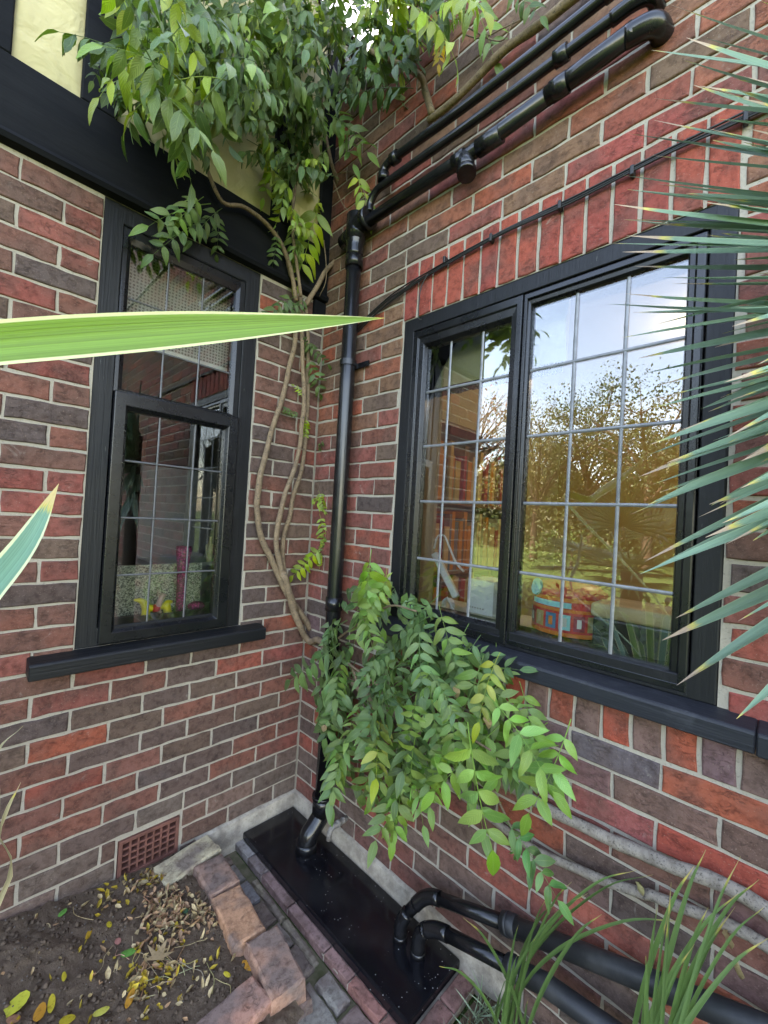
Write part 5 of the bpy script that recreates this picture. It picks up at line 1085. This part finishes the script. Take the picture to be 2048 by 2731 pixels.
# blind
q0, q1 = on_r(985, 790, .13), on_r(1160, 790, .13)
bl = thing('roman_blind', 'drawn up tan blind with dark fringe inside the wide window', 'blind', (.14, -1.1, 1.9))
mb = MB(); mb.loop_skin([[V((.135 + .012 * sin(k * 1.3), y, lerp(2.25, 1.975, k / 6))) for k in range(7)] + [V((.15, y, 1.975)), V((.16, y, 2.25))] for y in (-1.20, -.9, -.62)], True, True, True); part('fabric', mb, 'blind_fabric', bl, smooth=False)
mb = MB(); r_ = random.Random(2)
for k in range(59):
    y = -.625 - k * .0097; mb.box(.136, .142, y - .0036, y + .0036, 1.94 - r_.uniform(0, .006), 1.9745)
part('fringe', mb, 'fringe', bl)
# bookcase
bk = thing('bookcase', 'bookcase of old books standing in the room behind the casement', 'bookcase', (.8, -.42, .06))
mb = MB(); X0b, X1b, Y0b, Y1b = .42, 1.25, -.44, -.215
for z in (.07, .42, .78, 1.12, 1.50, 1.92): mb.box(X0b, X1b, Y0b, Y1b, z, z + .02)
mb.box(X0b - .02, X0b - .0005, Y0b, Y1b, .07, 1.96); mb.box(X1b + .0005, X1b + .02, Y0b, Y1b, .07, 1.96); mb.box(X0b - .02, X1b + .02, Y1b + .0005, Y1b + .012, .07, 1.96); part('case', mb, 'paint_book_brown', bk)
r_ = random.Random(6)
for z in (.80, 1.14, 1.52):
    x = X0b + .01
    while x < X1b - .05:
        w, h = r_.uniform(.02, .045), r_.uniform(.22, .33); mb = MB(); mb.box(x, x + w - .001, Y0b + r_.uniform(.005, .03), Y1b - .01, z + .0005, z + h); part('book', mb, 'paint_' + r_.choice(['book_cream', 'book_cream', 'book_brown', 'book_orange', 'book_grey', 'book_red', 'print_gold']), bk); x += w
cp = thing('cupboard', 'dark cupboard at the back of the room behind the wide pane', 'cupboard', (2.3, -2.0, .06))
mb = MB(); mb.box(2.15, 2.55, -2.40, -1.75, .055, 1.55); part('carcass', mb, 'paint_book_brown', cp, bevel=.004)
for y in (-2.39, -2.07):
    mb = MB(); mb.box(2.13, 2.149, y, y + .31, .10, 1.52); d_ = part('door', mb, 'paint_book_grey', cp, bevel=.003)
lm = thing('ceiling_lamp', 'small lit round downlight in the room ceiling', 'lamp', (1.3, -1.5, 2.47)); mb = MB(); mb.ring((1.3, -1.5, 2.485), (0, 0, 1), .055, .02, 20); part('rim', mb, 'white_plastic', lm); mb = MB(); mb.ring((1.3, -1.5, 2.472), (0, 0, 1), .042, .006, 20); part('bulb', mb, 'lamp_glow', lm); ld = bpy.data.lights.new('lamp_light', 'POINT'); ld.energy = 1.5; ld.shadow_soft_size = 0.05; ld.color = (1, 0.86, 0.66); lo_ = bpy.data.objects.new('lamp_light', ld); COL.objects.link(lo_); lo_.parent = lm; lo_.location = (0, 0, -0.06)
# den behind the narrow window
lc = thing('lace_panel', 'white dotted lace blind in the upper light of the narrow window', 'blind', (-.67, .15, 2.0)); mb = MB(); mb.box(-.94, -.40, .150, .156, 2.06, 2.42); part('panel', mb, 'lace', lc)
mb = MB(); mb.box(-.945, -.395, .146, .162, 2.045, 2.0598); part('bottom_rail', mb, 'white_plastic', lc)
ZB = .9255
sb = thing('speckled_board', 'speckled grey green board standing on the inner sill of the narrow window', 'board', (-.66, .24, ZB)); mb = MB(); mb.box(-.90, -.44, .250, .262, ZB, ZB + .215); part('board', mb, 'speckled_board', sb)
def ol(x, y, d=.18): return o9(x, y, 1, d)
z6_ = lambda x, y: ((300 + x / 3.303) / S9, (1050 + y / 3.303) / S9)
yo = thing('yellow_ornament', 'bright yellow toy horse shaped ornament with curved ends on the narrow sill', 'ornament', (*ol(*z6_(370, 1950)).xy, ZB))
for pts in ([(190, 1815), (260, 1830), (295, 1900), (270, 1980), (200, 2020)], [(530, 1830), (480, 1850), (490, 1930), (545, 1985)]):
    mb = MB(); q = spline([ol(*z6_(*p)) for p in pts], 6); n = len(q); mb.tube(q, [.004 + .013 * sin(pi * (i + .3) / n) for i in range(n)], 12); part('arm', mb, 'paint_yellow', yo, smooth=True)
mb = MB(); q = [ol(*z6_(x, y)) for x, y in ((290, 1880), (350, 1890), (410, 1870), (480, 1880))]; mb.tube(spline(q, 5), .014, 12); part('body', mb, 'paint_yellow', yo, smooth=True)
mb = MB(); q = [ol(*z6_(x, y), .165) for x, y in ((360, 1890), (410, 1890))]; mb.tube(q, .017, 12); part('saddle', mb, 'paint_red', yo, smooth=True)
mb = MB(); q = [ol(*z6_(x, y), .16) for x, y in ((450, 1760), (410, 1850), (405, 1900), (445, 1985))]; mb.tube(spline(q, 5), [.012] * 8 + [.008] * 8, 10); part('rider', mb, 'paint_rose', yo, smooth=True)
pk = thing('pink_vase', 'tall pink patterned vase behind the narrow window', 'vase', (*ol(*z6_(590, 1990), .2).xy, ZB)); mb = MB(); q = [ol(*z6_(x, y), .20) for x, y in ((590, 1990), (588, 1850), (590, 1700), (585, 1570), (570, 1470), (560, 1380), (558, 1345))]; q[0].z = ZB; q = [V((q[0].x, q[0].y, p.z)) for p in q]
mb.tube(q, [.019, .020, .021, .022, .028, .033, .031], 18); part('vase', mb, 'pink_knit', pk, smooth=True)
pc = thing('pink_cushion', 'small round pink pin cushion at the sill end of the narrow window', 'cushion', (*ol(*z6_(735, 1920), .2).xy, ZB)); c_ = V(pc.location) + V((0, 0, .022)); mb = MB(); mb.loop_skin([[c_ + V((.04 * sin(t) * cos(a), .03 * sin(t) * sin(a), -.022 * cos(t))) for a in [2 * pi * k / 16 for k in range(16)]] for t in (.25, .7, 1.2, 1.6, 2.0, 2.5, 2.9)], True, True, True); part('pad', mb, 'pink_knit', pc, smooth=True)
bt = thing('cream_bottle', 'slim cream bottle standing on a dark shelf behind the narrow window', 'bottle', (*ol(*z6_(850, 1480), .30).xy, ol(*z6_(850, 1480), .30).z)); c_ = V(bt.location); mb = MB(); mb.loop_skin([[c_ + V((r * cos(2 * pi * k / 14), r * sin(2 * pi * k / 14), z)) for k in range(14)] for r, z in ((.012, 0), (.014, .02), (.021, .075), (.018, .085), (.008, .092), (.007, .115), (.009, .125))], True, True, True); part('bottle', mb, 'paint_bottle_cream', bt, smooth=True)
sh = thing('dark_shelf', 'dark shelf unit inside the narrow window', 'shelf', (-.45, .4, .06)); mb = MB(); mb.box(-.62, -.06, .302, .55, c_.z - .02, c_.z - .0005); mb.box(-.64, -.6205, .302, .55, .055, c_.z); mb.box(-.64, -.06, .5505, .56, .055, 1.6); part('unit', mb, 'paint_book_grey', sh)

# ------------------------------------------------------------------ the garden the panes mirror
def tree(label, loc, h, rad, n, col, seed, bare=False, nm='tree', squash=0.8):
    r = random.Random(seed); t_ = thing(nm, label, 'tree', loc, 'garden trees mirrored in the glass'); b = V(loc); mb = MB()
    top = b + V((r.uniform(-.4, .4), r.uniform(-.4, .4), h * .6)); mb.tube(spline([b - V((0, 0, .1)), b + V((.1, 0, h * .25)), top], 5), [lerp(.03 * h, .012 * h, k / 10) for k in range(11)], 9)
    ends = []
    for k in range(14 if not bare else 26):
        a = r.uniform(0, 6.3); s_ = b.lerp(top, r.uniform(.45, 1)); e = s_ + V((cos(a) * rad * r.uniform(.5, .9), sin(a) * rad * r.uniform(.5, .9), h * r.uniform(.08, .42))); mb.tube(spline([s_, s_.lerp(e, .5) + V((0, 0, .25)), e], 4), [lerp(.011 * h, .003 * h, i / 8) for i in range(9)], 6); ends.append(e)
        for _ in range(3 if not bare else 7):
            e2 = e + V((r.uniform(-1, 1), r.uniform(-1, 1), r.uniform(-.1, 1))) * rad * .35; mb.tube([s_.lerp(e, r.uniform(.4, 1)), e2], [.004 * h, .0012 * h], 4); ends.append(e2)
    part('trunk', mb, 'bark_dark', t_, smooth=True)
    mb = MB()
    cl = [(e, rad * r.uniform(.2, .38)) for e in ends] + [(b + V((r.uniform(-1, 1) * rad * .6, r.uniform(-1, 1) * rad * .6, h * r.uniform(.35, .8))), rad * .4) for _ in range(16)]
    for _ in range(n):
        c, q = r.choice(cl); d = V((r.gauss(0, 1), r.gauss(0, 1), r.gauss(0, squash))).normalized() * q * r.random() ** .4; p = c + d
        leaflet(mb, orient(p, V((r.uniform(-1, 1), r.uniform(-1, 1), -r.random())), d + V((0, 0, .6))), h * r.uniform(.014, .027), h * r.uniform(.009, .016), .2, .2, 2, 0, r)
    o = link('crown', mb.mesh('crown', False, True, False), 'far_leaf', t_); o.color = (*col, 1)
tree('broad olive green tree across the lawn', (-19, 2.6, GZ), 7.6, 3.0, 8000, (0.035, 0.065, 0.02), 1); tree('tall dark green tree beyond the lawn', (-24, 6.5, GZ), 9.0, 3.2, 7000, (0.045, 0.075, 0.02), 2)
tree('golden brown autumn tree on the lawn edge', (-17, 6.6, GZ), 6.2, 2.6, 5000, (0.06, 0.07, 0.02), 3); tree('nearly bare reddish tree at the lawn edge', (-14.5, 9.5, GZ), 7.5, 2.6, 700, (0.2, 0.08, 0.04), 4, True); tree('round green garden tree far to the left of the lawn', (-26, -3, GZ), 7.5, 3.2, 2600, (0.09, 0.15, 0.03), 5)
tree('dark conifer shaped tree at the back of the garden', (-30, 13, GZ), 11, 3.4, 2600, (0.05, 0.09, 0.03), 6); tree('yellow green tree right of the lawn', (-21, 15, GZ), 8, 3.2, 2400, (0.18, 0.20, 0.04), 7)
def shrub(label, loc, sx, sy, h, n, col, seed):
    r = random.Random(seed); o = thing('shrub', label, 'shrub', loc, 'shrubs along the lawn'); mb = MB(); b = V(loc)
    for _ in range(n):
        d = V((r.gauss(0, 1), r.gauss(0, 1), abs(r.gauss(0, 1)))).normalized() * r.uniform(.75, 1.05); p = b + V((d.x * sx, d.y * sy, d.z * h * (1 + .2 * mn.noise(d * 3))))
        leaflet(mb, orient(p, V((r.uniform(-1, 1), r.uniform(-1, 1), -.3)), d), r.uniform(.1, .2), r.uniform(.06, .1), .2, .2, 2, 0, r)
    q = link('foliage', mb.mesh('foliage', False, True, False), 'far_leaf', o); q.color = (*col, 1)
    mb = MB(); mb.tube([b - V((0, 0, .1)), b + V((0, 0, h * .6))], [.06, .03], 7); part('stem', mb, 'bark_dark', o)
hedge = thing('hedge', 'long dark green hedge closing off the lawn', 'hedge', (-27, 6, GZ)); hr = random.Random(3); mb = MB()
for _ in range(11000):
    y = hr.uniform(-16, 30); h_ = 5.6 + 1.8 * mn.noise(V((y * .25, 0, 0))) + .9 * mn.noise(V((y * 1.0, 4, 0))); z = h_ * hr.random() ** .7; x = -25 - .12 * (y - 6) + hr.uniform(-.5, .9) * (1 - z / h_ * .6)
    leaflet(mb, orient(V((x, y, GZ + z)), V((hr.uniform(-1, 1), hr.uniform(-1, 1), -.4)), V((1, hr.uniform(-.6, .6), .4))), hr.uniform(.28, .5), hr.uniform(.18, .28), .2, .2, 2, 0, hr)
q = link('foliage', mb.mesh('foliage', False, True, False), 'far_leaf', hedge); q.color = (0.04, 0.058, 0.016, 1)
mb = MB(); L = []  # solid dark body added to stop sky glowing through the hedge leaves
for i in range(93):
    y = -16 + i * .5; h_ = 5.0 + 1.8 * mn.noise(V((y * .25, 0, 0))) + .9 * mn.noise(V((y * 1.0, 4, 0))); x = -25.6 - .12 * (y - 6)
    L.append([V((x + .5, y, GZ - .05)), V((x + .45 + .3 * mn.noise(V((y, 1, 0))), y, h_ * .5)), V((x + .1, y, h_)), V((x - .6, y, h_ * .6)), V((x - .7, y, GZ - .05))])
mb.loop_skin(L, True, True, True); part('sky_blocker', mb, 'hedge_core', hedge)
for i, (x, y, s_, h, c_, lab) in enumerate([(-15, 4.2, 2.2, 1.6, (0.06, 0.12, 0.03), 'rounded green shrub below the golden autumn tree'), (-18, -.5, 2.6, 1.8, (0.07, 0.13, 0.035), 'wide green shrub left of the olive tree'), (-20, 9, 2.6, 2.2, (0.05, 0.10, 0.03), 'dark shrub behind the autumn tree'), (-13, 12, 2.2, 1.8, (0.10, 0.14, 0.03), 'olive shrub under the bare tree'), (-22, 3.5, 3.0, 2.4, (0.06, 0.11, 0.03), 'tall dark shrub behind the olive tree')]): shrub(lab, (x, y, GZ), s_, s_, h, 900, c_, 50 + i)
r_ = random.Random(15); mb = MB()  # low dark leaves added to keep the nearby ground dim in the panes
for _ in range(5200):
    x, y = r_.uniform(-8.6, -1.75), r_.uniform(-2.5, 3.5); p = V((x, y, GZ + r_.uniform(.0, .42) * (.6 + .4 * mn.noise(V((x, y, 0))))))
    leaflet(mb, orient(p, V((r_.uniform(-1, 1), r_.uniform(-1, 1), r_.uniform(-.3, .6))), V((r_.uniform(-.6, .6), r_.uniform(-.6, .6), 1))), r_.uniform(.12, .24), r_.uniform(.05, .1), .3, .2, 2, 0, r_)
o = link('ground_cover', mb.mesh('ground_cover', True, True, False), 'far_leaf', None, 'stuff'); o.color = (0.022, 0.04, 0.015, 1); o['label'] = 'added dark leaves dimming the mirrored ground between the house and the lawn'; o['category'] = 'ground cover'
fp = thing('fan_palm', 'fan palm by the lawn, mirrored in the wide pane', 'palm', (-2.9, -0.75, GZ)); fb = V((-2.9, -0.75, 1.05)); mb = MB(); mb.tube(spline([(-2.9, -.75, GZ - .05), (-2.92, -.74, .5), fb], 5), .09, 12, True, .12); part('trunk', mb, 'bark_dark', fp, smooth=True)
r_ = random.Random(4)
for i in range(15):
    a = i * 2.4; el = r_.uniform(-.2, 1.2); d = V((cos(a) * cos(el), sin(a) * cos(el), sin(el))); e = fb + d * r_.uniform(.35, .55); mb = MB(); mb.tube([fb, e], .008, 6); up_ = V((0, 0, 1)) - d * d.z; up_.normalize(); sd_ = d.cross(up_)
    for k in range(23):
        q = (k - 11) / 11 * 1.9; v_ = (d * cos(q) + sd_ * sin(q)).normalized(); bm_ = blade([e, e + v_ * .24 + up_ * .01, e + v_ * .42 - V((0, 0, .03 * r_.random()))], .026, up_, 5, .5, None, r_); off = len(mb.v)
        for v2, rn in zip(bm_.v, bm_.rn): mb.v.append(v2); mb.rn.append(rn)
        for f_, u_ in zip(bm_.f, bm_.uv): mb.face([off + z for z in f_], u_)
    part('frond', mb, 'palm_blade', fp, smooth=True, rndattr=True, fix=False)
